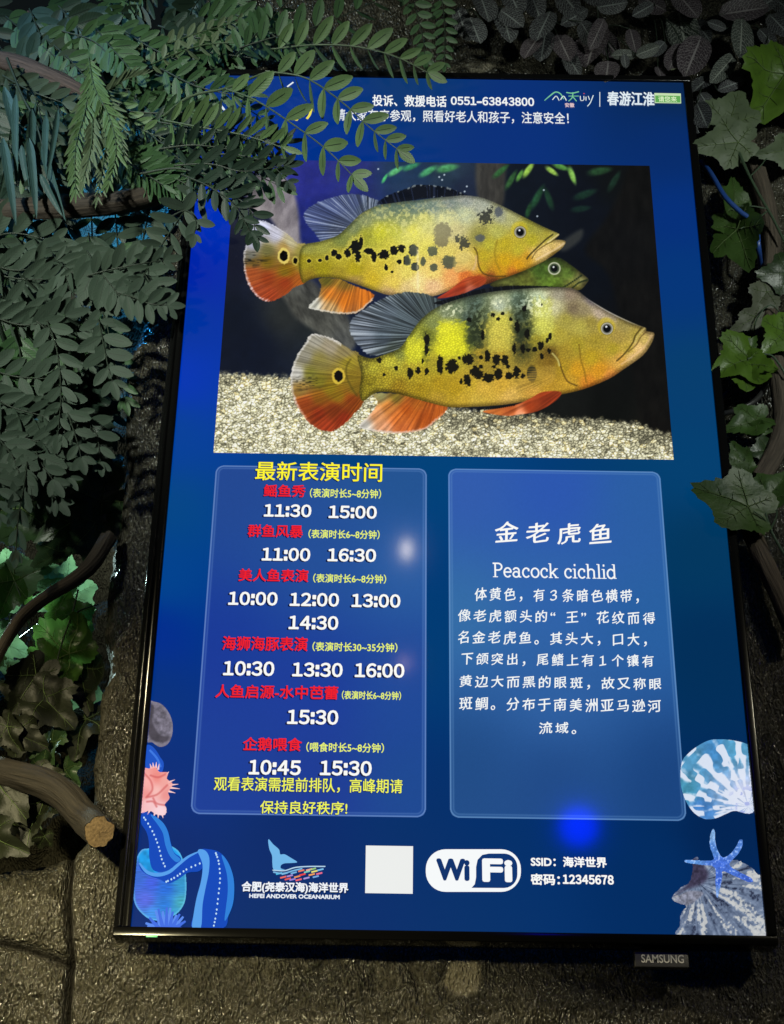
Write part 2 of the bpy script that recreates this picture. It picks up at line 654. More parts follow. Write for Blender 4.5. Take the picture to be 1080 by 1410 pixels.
def raw_mesh(name, V, F):
    me = bpy.data.meshes.new(name)
    V = np.ascontiguousarray(V, np.float32)
    F = np.ascontiguousarray(F, np.int32)
    me.vertices.add(len(V))
    me.vertices.foreach_set('co', V.ravel())
    me.loops.add(F.size)
    me.loops.foreach_set('vertex_index', F.ravel())
    me.polygons.add(len(F))
    me.polygons.foreach_set('loop_start', np.arange(0, F.size, F.shape[1], dtype=np.int32))
    me.update(calc_edges=True)
    me.validate()
    return me


wall()

# ================================================================== the screen
HW, HH = 0.685 / 2, 1.218 / 2
tv = tag(empty('display_screen', W3(0, 0, 0)), 'large upright information screen in a black frame, glowing blue with two fish', 'screen')
L = 0.00022                   # thickness of one layer of the picture


def add_col(me, rgb):
    """linear colours per vertex"""
    a = me.color_attributes.new('Col', 'FLOAT_COLOR', 'POINT')
    c = np.ones((len(me.vertices), 4), np.float32)
    c[:, :3] = rgb
    a.data.foreach_set('color', c.ravel())


def flat_obj(name, V, F, rgb, parent):
    me = raw_mesh(name, V, F)
    add_col(me, rgb)
    me.materials.append(SCREEN)
    o = bpy.data.objects.new(name, me)
    COL.objects.link(o)
    return attach(o, parent)


def field(X, Y, pts, p=3.0, e=40.0):
    """smooth colour field through control points (x, y, r, g, b)"""
    num = np.zeros(X.shape + (3,))
    den = np.zeros(X.shape)
    for q in pts:
        w = 1.0 / ((X - q[0]) ** 2 + (Y - q[1]) ** 2 + e) ** (p / 2)
        num += w[..., None] * np.array(q[2:5], float)
        den += w
    return num / den[..., None]


# ---- the backlight: plain blue picture ground
nx, ny = 70, 124
gx, gy = np.meshgrid(np.linspace(-HW, HW, nx), np.linspace(HH, -HH, ny))


def to_px(x, y):
    q = np.stack([x - CC[0], y - CC[1], 0 * x - CC[2]], -1) @ RC.T
    return 540 + FPX * q[..., 0] / -q[..., 2], 705 - FPX * q[..., 1] / -q[..., 2]


bx_, by_ = to_px(gx, gy)
BGP = [(300, 110, 14, 50, 130), (560, 110, 20, 52, 118), (930, 120, 10, 36, 84), (470, 200, 0, 45, 140), (700, 200, 6, 44, 128), (925, 200, 4, 40, 112),
       (275, 300, 0, 45, 190), (258, 370, 0, 32, 176), (250, 440, 0, 48, 165), (247, 520, 0, 50, 190), (243, 600, 0, 60, 160), (240, 700, 2, 66, 142),
       (228, 800, 2, 64, 150), (218, 870, 0, 42, 150), (215, 960, 0, 46, 134), (230, 1080, 0, 42, 130), (230, 1180, 0, 38, 116), (400, 1160, 0, 38, 112),
       (400, 1260, 0, 42, 112), (600, 1140, 0, 44, 112), (700, 1260, 2, 46, 112), (900, 1200, 0, 42, 104), (1000, 1150, 0, 34, 88), (980, 900, 0, 44, 94),
       (970, 760, 0, 52, 100), (950, 640, 0, 60, 118), (960, 520, 4, 58, 116), (940, 380, 0, 50, 128), (930, 300, 0, 44, 130), (600, 640, 0, 62, 128),
       (450, 632, 0, 60, 128), (602, 880, 0, 56, 122), (290, 250, 0, 45, 200)]
colr = field(bx_, by_, BGP, 3.0, 900.0) * np.array([.6, 1.06, .95])
ii = np.arange(nx * ny).reshape(ny, nx)
FQ = np.stack([ii[:-1, :-1], ii[1:, :-1], ii[1:, 1:], ii[:-1, 1:]], -1).reshape(-1, 4)
VV = np.stack([gx, 0 * gx, gy + Z0], -1).reshape(-1, 3)
disp = flat_obj('display', VV, FQ, lin(colr.reshape(-1, 3)), tv)

# ---- frame
FR = 0.0115
DEP = 0.030
box_mesh('frame_bar', -HW - 0.011, HW + 0.011, HH, HH + 0.0095, -DEP, 0.004, BLACK, tv, 0.0016)
box_mesh('frame_bar', -HW - 0.0185, HW + 0.0115, -HH - 0.0105, -HH, -DEP, 0.004, BLACKD, tv, 0.0014)
box_mesh('frame_bar', HW, HW + 0.0115, -HH + 0.0004, HH - 0.0004, -DEP, 0.004, BLACK, tv, 0.0022)
# left bar: an inner lip, a rounded ridge and an outer flange
prof = [(0.0, -0.001), (0.0, 0.0034), (-0.0006, 0.004), (-0.0075, 0.004), (-0.0084, 0.0026), (-0.0090, 0.0026), (-0.0100, 0.0048), (-0.0120, 0.0058),
        (-0.0136, 0.0046), (-0.0143, 0.0014), (-0.0180, 0.0010), (-0.0186, 0.0), (-0.0186, -DEP), (0.0, -DEP)]
mb = MB()
rows = []
for yv in np.linspace(-HH + 0.0004, HH - 0.0004, 60):
    w = (yv / HH)
    squeeze = 1.0 if w < 0 else 1.0 - 0.35 * w
    rows.append([W3(-HW + a * squeeze, yv, c) for a, c in prof])
mb.grid(rows, [[(0, 0)] * len(prof)] * len(rows))
lb = mb.build('frame_bar', BLACK, tv)
for p in lb.data.polygons:
    p.use_smooth = True
box_mesh('rear_housing', -HW + 0.02, HW - 0.02, -HH + 0.03, HH - 0.03, -0.075, -DEP + 0.002, BLACKM, tv, 0.004)
# the green power lamp on the lower bar
lx, ly = px_plane(209, 1288.6, 0.005)
box_mesh('status_light', lx - 0.0062, lx + 0.0062, ly - 0.0012, ly + 0.0012, 0.0030, 0.0052, plain('green_lamp', (0.05, 0.2, 0.08), 0.3, emit=(0.16, 0.62, 0.22), es=0.9), tv, 0.0006)

# ---- text and drawing on the screen
FONT_CACHE = {}


def text_geo(body, bold=0.0, res=3):
    key = (body, bold)
    if key in FONT_CACHE:
        return FONT_CACHE[key]
    cu = bpy.data.curves.new('lettering', 'FONT')
    cu.body = body
    cu.resolution_u = res
    cu.offset = bold
    o = bpy.data.objects.new('lettering', cu)
    COL.objects.link(o)
    dg = bpy.context.evaluated_depsgraph_get()
    dg.update()
    me = bpy.data.meshes.new_from_object(o.evaluated_get(dg))
    V = np.zeros(len(me.vertices) * 3)
    me.vertices.foreach_get('co', V)
    V = V.reshape(-1, 3)[:, :2]
    F = [tuple(p.vertices) for p in me.polygons]
    bpy.data.objects.remove(o)
    bpy.data.curves.remove(cu)
    bpy.data.meshes.remove(me)
    FONT_CACHE[key] = (V, F)
    return V, F


def number_geo(body):
    """figures set tight, from the full-width cuts of the type"""
    VV_, FF_, pen = [], [], 0.0
    ref = text_geo('\uff10')[0]
    lo0, hi0 = ref.min(0), ref.max(0)
    for ch in body:
        if ch == ' ':
            pen += .62
            continue
        b = sum(len(v) for v in VV_)
        if ch in ':-':
            h = hi0[1] - lo0[1]
            q = []
            f = []
            for yc in ((.16, .70) if ch == ':' else (.36,)):
                w, t = (.075, .10) if ch == ':' else (.22, .06)
                k = len(q)
                cy = lo0[1] + yc * h
                q += [(pen, cy - t), (pen + 2 * w, cy - t), (pen + 2 * w, cy + t), (pen, cy + t)]
                f.append((k, k + 1, k + 2, k + 3))
            V, F = np.array(q), f
        else:
            V, F = text_geo(chr(ord(ch) + 0xfee0))
            V = V.copy()
            V[:, 0] += pen - V[:, 0].min()
        VV_.append(V)
        FF_ += [tuple(i + b for i in g) for g in F]
        pen = V[:, 0].max() + .115
    return np.vstack(VV_), FF_


def flat_faces(name, V2, F, rgb, d, parent=None):
    """V2 in the screen plane (metres), rgb per vertex linear"""
    me = bpy.data.meshes.new(name)
    me.from_pydata([tuple(W3(x, y, dd)) for (x, y), dd in zip(V2, d)], [], F)
    add_col(me, rgb)
    me.materials.append(SCREEN)
    me.update()
    o = bpy.data.objects.new(name, me)
    COL.objects.link(o)
    return attach(o, parent or disp)


def lettering(body, x0, y0, x1, y1, col, bold=0.0, shadow=None, lev=6, name='lettering', italic=0.0):
    V, F = number_geo(body) if body[0].isdigit() else text_geo(body)
    V = V.copy()
    V[:, 0] += italic * V[:, 1]
    lo, hi = V.min(0), V.max(0)
    ax, ay = px_plane(x0, (y0 + y1) / 2, 0)
    bx, by = px_plane(x1, (y0 + y1) / 2, 0)
    _, ty = px_plane((x0 + x1) / 2, y0, 0)
    _, uy = px_plane((x0 + x1) / 2, y1, 0)
    Q = (V - lo) / (hi - lo) * np.array([bx - ax, ty - uy]) + np.array([ax, uy])
    rgb = np.tile(lin(col), (len(Q), 1))
    d = np.full(len(Q), lev * L)
    FF = list(F)
    if bold:                                   # heavy type: the glyph stamped a little to every side
        r = bold * 0.00081
        Q = np.array([ax, uy]) + r * .8 + (Q - np.array([ax, uy])) * (1 - 1.6 * r / np.array([bx - ax, ty - uy]))
        n0, Q0 = len(Q), Q
        for i in range(8):
            t = i * math.pi / 4
            Q = np.vstack([Q, Q0 + r * np.array([math.cos(t), math.sin(t)])])
            d = np.concatenate([d, np.full(n0, (lev - .1 * (i + 1)) * L)])
            FF += [tuple(k + n0 * (i + 1) for k in f) for f in F]
        rgb = np.tile(lin(col), (len(Q), 1))
    if shadow is not None:
        s, dx, dy = shadow
        n = len(Q)
        Q = np.vstack([Q, Q + np.array([dx, dy])])
        rgb = np.vstack([rgb, np.tile(lin(s), (n, 1))])
        d = np.concatenate([d, d - 1.5 * L])
        FF = FF + [tuple(i + n for i in f) for f in FF]
    return flat_faces(name, Q, FF, rgb, d)


def ribbon(pts, w, V, F, C, D, col, lev, taper=None, cap=True):
    """a drawn stroke along screen-plane points"""
    pts = np.asarray(pts, float)
    t = np.gradient(pts, axis=0)
    t /= np.maximum(np.linalg.norm(t, axis=1, keepdims=True), 1e-12)
    n = np.stack([-t[:, 1], t[:, 0]], -1)
    ww = np.full(len(pts), w) if taper is None else w * np.asarray(taper)
    if cap:
        pts = pts.copy()
        pts[0] -= t[0] * w * 0.15
        pts[-1] += t[-1] * w * 0.15
    b = len(V)
    for p, q, k in zip(pts, n, ww):
        V.append(p + q * k / 2)
        V.append(p - q * k / 2)
        C.extend([lin(col)] * 2)
        D.extend([lev * L] * 2)
    for i in range(len(pts) - 1):
        F.append((b + 2 * i, b + 2 * i + 1, b + 2 * i + 3, b + 2 * i + 2))


def pp(pts):
    a = np.array(pts, float)
    x, y = px_plane(a[:, 0], a[:, 1], 0)
    return np.stack([x, y], -1)


def drawing(name, items):
    """items: ('p', px polygon, colour, level) filled or ('l', px polyline, colour, level, width px[, taper])"""
    V, F, C, D = [], [], [], []
    for it in items:
        if it[0] == 'p':
            q = pp(it[1])
            b = len(V)
            V.extend(q)
            C.extend([lin(it[2])] * len(q))
            D.extend([it[3] * L] * len(q))
            from mathutils.geometry import tessellate_polygon
            for tri in tessellate_polygon([[Vector((a[0], a[1], 0)) for a in q]]):
                F.append(tuple(b + i for i in tri))
        else:
            pts = it[1]
            q = pp(smooth_poly(pts, 5, False).tolist() + [pts[-1]]) if len(pts) > 2 else pp(pts)
            tp = None
            if len(it) > 5:
                tp = np.interp(np.linspace(0, 1, len(q)), np.linspace(0, 1, len(it[5])), it[5])
            ribbon(q, it[4] * 0.00081, V, F, C, D, it[2], it[3], tp)
    # all faces toward the room
    Fo = []
    for f in F:
        a, b_, c = (np.array(V[i]) for i in f[:3])
        cr = (b_ - a)[0] * (c - a)[1] - (b_ - a)[1] * (c - a)[0]
        Fo.append(f if cr > 0 else tuple(reversed(f)))
    return flat_faces(name, V, Fo, np.array(C), D)


def rrect_panel(name, corners, lev, colpts, border, rad=0.011):
    """rounded translucent-looking panel drawn on the screen"""
    q = pp(corners)
    x0, x1 = (q[0, 0] + q[3, 0]) / 2, (q[1, 0] + q[2, 0]) / 2
    y1, y0 = (q[0, 1] + q[1, 1]) / 2, (q[2, 1] + q[3, 1]) / 2
    st = 0.0007
    xs = np.linspace(x0, x1, int((x1 - x0) / st) + 1)
    ys = np.linspace(y0, y1, int((y1 - y0) / st) + 1)
    X, Y = np.meshgrid(xs, ys)
    cx, cy, hx, hy = (x0 + x1) / 2, (y0 + y1) / 2, (x1 - x0) / 2, (y1 - y0) / 2
    qx, qy = np.abs(X - cx) - hx + rad, np.abs(Y - cy) - hy + rad
    sd = np.hypot(np.maximum(qx, 0), np.maximum(qy, 0)) + np.minimum(np.maximum(qx, qy), 0) - rad
    px, py = to_px(X, Y)
    c = field(px, py, colpts, 3.0, 2500.0)
    c = c * (0.985 + 0.03 * fbm(px * 0.6, py * 0.6, 12, 2)[..., None]) * np.array([.84, 1.02, .97])
    b = (np.exp(-((sd + 0.0010) / 0.0008) ** 2) * 0.75 + np.exp(-((sd + 0.0042) / 0.0009) ** 2) * 0.34 + 0.12 * sstep(-0.0045, -0.001, sd))[..., None]
    c = c * (1 - b) + np.array(border, float) * b
    keep = sd < 0.0002
    return masked_grid(name, X, Y, c, keep, lev)


def masked_grid(name, X, Y, c, keep, lev, parent=None):
    ny, nx = X.shape
    i = np.arange(nx * ny).reshape(ny, nx)
    F = np.stack([i[:-1, :-1], i[:-1, 1:], i[1:, 1:], i[1:, :-1]], -1).reshape(-1, 4)
    kf = keep.ravel()[F].mean(1) > 0.6
    F = F[kf]
    used = np.unique(F)
    re = np.full(nx * ny, -1)
    re[used] = np.arange(len(used))
    F = re[F]
    V = np.stack([X, 0 * X - lev * L, Y + Z0], -1).reshape(-1, 3)[used]
    # wind the faces toward the room
    a, b, d = V[F[0][0]], V[F[0][1]], V[F[0][2]]
    if np.cross(b - a, d - a)[1] > 0:
        F = F[:, ::-1]
    o = flat_obj(name, V, F, lin(np.clip(c, 0, 255)).reshape(-1, 3)[used], parent or disp)
    return o


def painted(name, x0, y0, x1, y1, step, fn, lev):
    """a picture painted by fn(px, py) -> (colour, keep)"""
    xs = np.linspace(x0, x1, int((x1 - x0) / step) + 1)
    ys = np.linspace(y0, y1, int((y1 - y0) / step) + 1)
    PX, PY = np.meshgrid(xs, ys)
    c, keep = fn(PX, PY)
    X, Y = px_plane(PX, PY, 0.0)
    keep = keep & (np.abs(X) < HW - 0.0002) & (np.abs(Y) < HH - 0.0002)
    return masked_grid(name, X, Y, c, keep, lev)


rrect_panel('timetable_panel', [(298, 640), (588, 646), (587, 1126), (262, 1121)], 2,
            [(320, 660, 40, 70, 150), (560, 660, 42, 82, 150), (440, 760, 44, 78, 156), (300, 900, 30, 56, 156), (560, 780, 52, 92, 166), (560, 950, 38, 72, 156),
             (430, 950, 34, 58, 158), (300, 1080, 28, 60, 156), (430, 1080, 32, 56, 152), (560, 1080, 34, 72, 150)], (116, 150, 205))
rrect_panel('description_panel', [(617, 645), (909, 650), (946, 1131), (620, 1126)], 2,
            [(640, 670, 60, 90, 178), (760, 680, 52, 84, 182), (890, 690, 50, 92, 168), (640, 850, 64, 108, 172), (760, 820, 58, 98, 176), (900, 850, 48, 94, 166),
             (760, 960, 58, 96, 168), (640, 1060, 38, 74, 138), (760, 1080, 38, 72, 138), (920, 1080, 30, 66, 130)], (108, 152, 200))

YEL, PAL, RED, WHT = (255, 246, 50), (232, 244, 112), (240, 32, 46), (250, 250, 246)
sh = ((10, 20, 70), -0.0012, -0.0009)
shw = ((14, 22, 62), -0.0020, -0.0009)
lettering('最新表演时间', 352, 637, 526.5, 663, YEL, 0.35, sh)
for t, a in (('鳐鱼秀', (363.5, 668, 421, 685)), ('群鱼风暴', (341.5, 723, 417.5, 740.5)), ('美人鱼表演', (329, 784, 425, 801.5)),
             ('海狮海豚表演', (306.5, 877, 424, 896.5)), ('人鱼启源-水中芭蕾', (297, 944, 466, 962.5)), ('企鹅喂食', (335, 1016, 416, 1034.5))):
    lettering(t, *a, RED, 0.42, sh)
for t, a in (('（表演时长5~8分钟）', (427, 673.5, 525, 686.5)), ('（表演时长6~8分钟）', (425, 730, 523, 742.5)), ('（表演时长6~8分钟）', (431.5, 791, 532, 803.5)),
             ('（表演时长30~35分钟）', (430.5, 885, 547.5, 898)), ('（表演时长6~8分钟）', (471, 952, 552.5, 964)), ('（喂食时长5~8分钟）', (422, 1023, 529, 1036.5))):
    lettering(t, *a, PAL, 0.22)
for t, a in (('11:30', (364, 695, 429, 712.5)), ('15:00', (453, 697, 519, 714.5)), ('11:00', (361, 755, 427.5, 773)), ('16:30', (451.5, 756, 518, 774)),
             ('10:00', (315, 815.5, 382.5, 834)), ('12:00', (399.5, 817, 467, 835.5)), ('13:00', (484.5, 818.5, 551.5, 837)), ('14:30', (398, 848.5, 466, 867.5)),
             ('10:30', (308, 911, 378, 931)), ('13:30', (403, 913, 472, 932.5)), ('16:00', (489, 914, 557, 933.5)), ('15:30', (396, 978, 466, 998)),
             ('10:45', (343, 1047, 414.5, 1067.5)), ('15:30', (441, 1048, 512, 1068.5))):
    lettering(t, *a, WHT, 0.8, shw)
lettering('观看表演需提前排队，高峰期请', 295, 1071.5, 554.5, 1091.5, (240, 246, 90), 0.2, ((20, 30, 90), -0.0008, -0.0008))
lettering('保持良好秩序!', 358.5, 1103.5, 478.5, 1121.5, (240, 246, 90), 0.2, ((20, 30, 90), -0.0008, -0.0008))
lettering('投诉、救援电话', 513, 132, 615, 147.5, (240, 244, 244), 0.45)
lettering('0551-63843800', 621, 134.5, 735.5, 146, (240, 244, 244), 0.62)
lettering('请大家有序参观，照看好老人和孩子，注意安全！', 461.5, 153, 783, 169.5, (232, 238, 240), 0.22)
lettering('合肥(尧泰汉海)海洋世界', 333, 1215, 480, 1231, (240, 244, 250), 0.5, ((4, 16, 60), 0.0008, -0.001))
lettering('HEFEI ANDOVER OCEANARIUM', 343.5, 1231.8, 468, 1237.6, (232, 238, 246), 0.36)
lettering('SSID：海洋世界', 731, 1180, 835.5, 1194.5, WHT, 0.5)
lettering('密码：', 731, 1203.5, 771, 1219, WHT, 0.5)
lettering('12345678', 775, 1205, 845, 1218, WHT, 0.6)


def brush_line(body, x0, y0, x1, y1, col, nib=.40, gap=1.16, lev=6):
    """script written with a broad nib: every sign set alone, strokes rising to the right"""
    VV_, FF_, n = [], [], 0
    for i, ch in enumerate(body):
        V, F = text_geo(chr(ord(ch) + 0xfee0) if ch.isdigit() else ch)
        V = V.copy()
        c = .5
        small = ch in '，。、“”'
        x = V[:, 0] - (0 if small else (V[:, 0].min() + V[:, 0].max()) / 2 - c)
        k = rnd.uniform(.92, 1.0)
        y = (V[:, 1] - .38) * (1 if small else .96 * k) + .38 + (0 if small else .085 * (x - c) + .02 * np.sin((x - c) * 7))
        x = (x - c) * (1 if small else rnd.uniform(.95, 1.02)) + c + .05 * (y - .38)
        VV_.append(np.stack([x + i * gap, y + rnd.uniform(-.012, .012)], -1))
        FF_ += [tuple(j + n for j in f) for f in F]
        n += len(V)
    V = np.vstack(VV_)
    lo, hi = V.min(0), V.max(0)
    ax, ay = px_plane(x0, (y0 + y1) / 2, 0)
    bx, by = px_plane(x1, (y0 + y1) / 2, 0)
    _, ty = px_plane((x0 + x1) / 2, y0, 0)
    _, uy = px_plane((x0 + x1) / 2, y1, 0)
    Q0 = (V - lo) / (hi - lo) * np.array([bx - ax, ty - uy]) + np.array([ax, uy])
    Q, FF, d = np.zeros((0, 2)), [], []
    for i, t in enumerate((-1, -.5, 0, .5, 1)):
        FF += [tuple(j + len(Q) for j in f) for f in FF_]
        Q = np.vstack([Q, Q0 + nib * .00081 * t * np.array([.72, .55])])
        d += [(lev - .1 * i) * L] * len(Q0)
    return flat_faces('lettering', Q, FF, np.tile(lin(col), (len(Q), 1)), d)


brush_line('金老虎鱼', 682, 720, 841, 750, WHT, .7, 1.22)
for t, a in (('体黄色，有3条暗色横带，', (654, 810.5, 879, 830)), ('像老虎额头的“王”花纹而得', (631, 840.5, 901.5, 859)), ('名金老虎鱼。其头大，口大，', (631, 870.5, 890, 889)),
             ('下颌突出，尾鳍上有1个镶有', (636, 900, 900, 918.5)), ('黄边大而黑的眼斑，故又称眼', (633, 931.5, 910, 949.5)),
             ('斑鲷。分布于南美洲亚马逊河', (632.5, 961.5, 910, 980.5)), ('流域。', (742.5, 994.5, 793, 1011.5))):
    brush_line(t, *a, (242, 246, 246))


# "Peacock cichlid" in a slab serif drawn stroke by stroke
def arc(cx, cy, rx, ry, a0, a1, n=12):
    return [(cx + rx * math.cos(math.radians(a0 + (a1 - a0) * i / n)), cy + ry * math.sin(math.radians(a0 + (a1 - a0) * i / n))) for i in range(n + 1)]


GLY = {
    'P': (0.56, [[(0.12, 0), (0.12, .74)], [(0.0, 0), (0.26, 0)], [(0.0, .74), (0.28, .74)] + arc(0.28, .555, .20, .185, 90, -90) + [(0.12, .37)]]),
    'e': (0.50, [[(0.05, .27), (.43, .27)] + arc(0.24, .25, .19, .25, 8, 318)]),
    'a': (0.52, [arc(0.2, .15, .16, .15, 60, 400), [(.36, .16), (.36, .36)], arc(.21, .36, .15, .14, 0, 165), [(.36, .14), (.38, .01), (.46, .01)]]),
    'c': (0.47, [arc(0.24, .25, .19, .25, 40, 318), [(.37, .34), (.37, .45)]]),
    'o': (0.53, [arc(0.25, .25, .2, .25, 0, 360, 18)]),
    'k': (0.54, [[(.1, 0), (.1, .76)], [(0, .76), (.1, .76)], [(0, 0), (.2, 0)], [(.12, .2), (.4, .48)], [(.2, .28), (.42, 0)], [(.33, .49), (.5, .49)], [(.33, 0), (.52, 0)]]),
    'i': (0.27, [[(.12, 0), (.12, .49)], [(.01, .49), (.12, .49)], [(0, 0), (.24, 0)], [(.12, .66), (.12, .75)]]),
    'h': (0.58, [[(.1, 0), (.1, .76)], [(0, .76), (.1, .76)], [(0, 0), (.2, 0)], [(.1, .34)] + arc(.27, .35, .16, .14, 160, 0) + [(.43, 0)], [(.34, 0), (.54, 0)]]),
    'l': (0.27, [[(.12, 0), (.12, .76)], [(.01, .76), (.12, .76)], [(0, 0), (.24, 0)]]),
    'd': (0.55, [arc(0.23, .25, .19, .25, 40, 320), [(.42, 0), (.42, .76)], [(.31, .76), (.42, .76)], [(.42, .01), (.52, .01)]]),
    ' ': (0.30, []),
}
V_, F_, C_, D_ = [], [], [], []
tw = sum(GLY[c][0] for c in 'Peacock cichlid')
(gx0, _), (gx1, _) = pp([(679, 786)])[0], pp([(849, 786)])[0]
_, gyb = pp([(763, 796)])[0]
_, gyt = pp([(763, 777)])[0]
sx_, sy_ = (gx1 - gx0) / tw, (gyt - gyb) / .76
pen = 0.0
for ch in 'Peacock cichlid':
    adv, strokes = GLY[ch]
    for s in strokes:
        q = [(gx0 + (pen + a) * sx_, gyb + b * sy_) for a, b in s]
        thin = abs(s[0][1] - s[-1][1]) < 0.02 and len(s) == 2
        ribbon(q, 0.0011 if thin else 0.0020, V_, F_, C_, D_, (246, 248, 248), 6)
    pen += adv
flat_faces('lettering', V_, [f for f in F_], np.array(C_), D_)


# ---- bottom row: tail logo, blank white code tile, wireless badge
def z7(x, y):
    return (320 + x * .2407, 1140 + y * .2407)


def z8(x, y):
    return (580 + x * .2593, 1150 + y * .2593)


tail = smooth_poly([z7(*p) for p in ((207, 66), (235, 95), (268, 125), (275, 152), (300, 152), (335, 172), (372, 197), (335, 202), (300, 204), (280, 214), (278, 232),
                                      (300, 240), (240, 240), (230, 205), (228, 160), (212, 120))], 4)
items = [('p', tail.tolist(), (112, 182, 232), 4)]
items += [('l', [z7(232, 243), z7(300, 246), z7(360, 228), z7(440, 222), z7(532, 222)], (180, 214, 236), 5, 1.6),
          ('l', [z7(236, 254), z7(290, 262), z7(350, 246), z7(400, 234)], (120, 182, 226), 5, 2.0)]
tiles = [(268, 262, 70, 190, 230), (292, 283, 240, 110, 100), (330, 275, 170, 140, 210), (352, 258, 120, 180, 225), (318, 293, 230, 90, 80), (345, 296, 150, 130, 215),
         (372, 280, 235, 150, 90), (402, 268, 238, 70, 70), (428, 252, 120, 200, 190), (380, 298, 240, 100, 110), (425, 288, 170, 150, 220), (455, 268, 240, 160, 90),
         (470, 250, 235, 225, 120), (498, 262, 235, 110, 140), (505, 240, 120, 190, 235), (462, 236, 150, 200, 120), (395, 246, 235, 130, 100), (440, 240, 235, 170, 150),
         (478, 280, 120, 170, 225), (300, 262, 120, 190, 230)]
for x, y, r, g, b in tiles:
    items.append(('l', [z7(x - 16, y + 4), z7(x + 16, y - 4)], (r, g, b), 4, 2.2))
drawing('whale_tail_logo', items)


def rr_poly(x0, y0, x1, y1, r, f, n=8):
    out = []
    for cx, cy, a in ((x1 - r, y0 + r, -90), (x1 - r, y1 - r, 0), (x0 + r, y1 - r, 90), (x0 + r, y0 + r, 180)):
        for i in range(n + 1):
            t = math.radians(a + 90 * i / n)
            out.append(f(cx + r * math.cos(t), cy + r * math.sin(t)))
    return out


drawing('white_tile', [('p', [(504, 1164.5), (569, 1165.5), (568.5, 1231), (503, 1230)], (236, 238, 236), 4)])
inner = [z8(*p) for p in ((268, 281), (285, 262), (292, 225), (292, 170), (300, 132), (325, 106), (360, 99), (440, 99))]
inner += [z8(*p) for p in arc(440, 170, 71, 71, -80, 0, 6)] + [z8(*p) for p in arc(440, 211, 71, 71, 0, 90, 6)]
drawing('wireless_badge', [('p', rr_poly(25, 76, 530, 302, 105, z8), (246, 249, 250), 4), ('p', inner, (10, 52, 112), 5)])
lettering('Wi', 601, 1183, 646.5, 1213, (12, 50, 108), 1.9)
lettering('Fi', 664.5, 1183, 705.5, 1214.5, (246, 249, 250), 2.1)

# ---- top right: green hills lettering, bar, brush slogan and its green box
GRN = (120, 200, 150)
drawing('tourism_logo', [
    ('l', [(750, 139), (757, 133), (765, 127.5), (772, 130), (776, 137)], GRN, 5, 2.6, [.5, 1, 1, .6]),
    ('l', [(761, 138), (766, 133), (770, 139)], (225, 240, 235), 5, 1.5), ('l', [(772, 138), (776, 133), (780, 139)], (225, 240, 235), 5, 1.7),
    ('l', [(780, 128), (788, 129), (797, 127)], GRN, 5, 2.4), ('l', [(783, 133), (797, 133)], GRN, 5, 1.7), ('l', [(789, 128), (788, 135), (783, 140)], GRN, 5, 1.8),
    ('l', [(789, 134), (794, 140)], GRN, 5, 1.8), ('l', [(799, 133), (800, 139), (804, 138), (804, 133)], (230, 240, 238), 5, 1.4),
    ('l', [(807, 134), (807, 139)], (230, 240, 238), 5, 1.5), ('l', [(810, 133), (812, 138)], (220, 236, 236), 5, 1.5), ('l', [(817, 132), (813, 142), (809, 147)], (220, 236, 236), 5, 1.6),
    ('l', [(803.5, 129.5), (805, 129.6)], (220, 80, 90), 5, 1.6),
    ('l', [(826, 127.5), (826, 147.5)], (225, 235, 240), 5, 1.3)])
lettering('安徽', 778, 142.5, 791, 148.5, (230, 200, 200), 0.2)
lettering('春游江淮', 836, 127, 901, 146, (225, 236, 242), 0.45, ((150, 170, 190), 0.0006, -0.0006), italic=0.1)
drawing('slogan_box', [('p', [(901, 128.6), (937.5, 129.3), (938, 143), (901.5, 142.4)], (196, 222, 176), 4), ('p', [(902.2, 132.2), (936.6, 132.8), (937, 142), (902.6, 141.4)], (96, 168, 84), 5)])
lettering('请您来', 906.5, 133.4, 932, 141, (214, 236, 190), 0.2)
# strokes of a yellow heading that the leaves mostly cover
for it_ in ([('l', [(404, 163), (409, 166), (411, 160)], (236, 222, 70), 5, 3.5), ('l', [(423, 164), (427, 158), (430, 147)], (240, 226, 84), 5, 4.2),
                           ('l', [(396, 120), (404, 114)], (225, 235, 240), 5, 3), ('l', [(300, 140), (309, 152)], (220, 232, 238), 5, 4), ('l', [(318, 168), (327, 162)], (220, 232, 238), 5, 4),
                           ('l', [(290, 133), (297, 135)], (220, 232, 238), 5, 4)]):
    drawing('lettering_stroke', [it_])


# ================================================================== the fish picture
def zA(p):
    return [(320 + x * .2407, 240 + y * .2407) for x, y in p]


def zB(p):
    return [(560 + x * .2407, 240 + y * .2407) for x, y in p]


def zC(p):
    return [(390 + x * .25, 380 + y * .25) for x, y in p]


def zD(p):
    return [(640 + x * .25, 380 + y * .25) for x, y in p]


def cA(pts):
    return [(320 + q[0] * .2407, 240 + q[1] * .2407) + tuple(q[2:]) for q in pts]


def cB(pts):
    return [(560 + q[0] * .2407, 240 + q[1] * .2407) + tuple(q[2:]) for q in pts]


def cC(pts):
    return [(390 + q[0] * .25, 380 + q[1] * .25) + tuple(q[2:]) for q in pts]


def cD(pts):
    return [(640 + q[0] * .25, 380 + q[1] * .25) + tuple(q[2:]) for q in pts]


def over(c, col, m):
    return c * (1 - m[..., None]) + np.asarray(col, float) * m[..., None]


def shape(PX, PY, pts, soft=0.8, n=5, rough=0.0, seed=1):
    sd = poly_sd(PX, PY, smooth_poly(pts, n))
    if rough:
        sd = sd + (fbm(PX * .5, PY * .5, seed, 2) - .5) * rough
    return sstep(soft, -soft, sd), sd


def rays(PX, PY, bx, by, k, s, stretch=0.02):
    th = np.arctan2(PY - by, PX - bx)
    r = np.hypot(PX - bx, PY - by)
    return vnoise(th * k + 50, r * stretch, s)


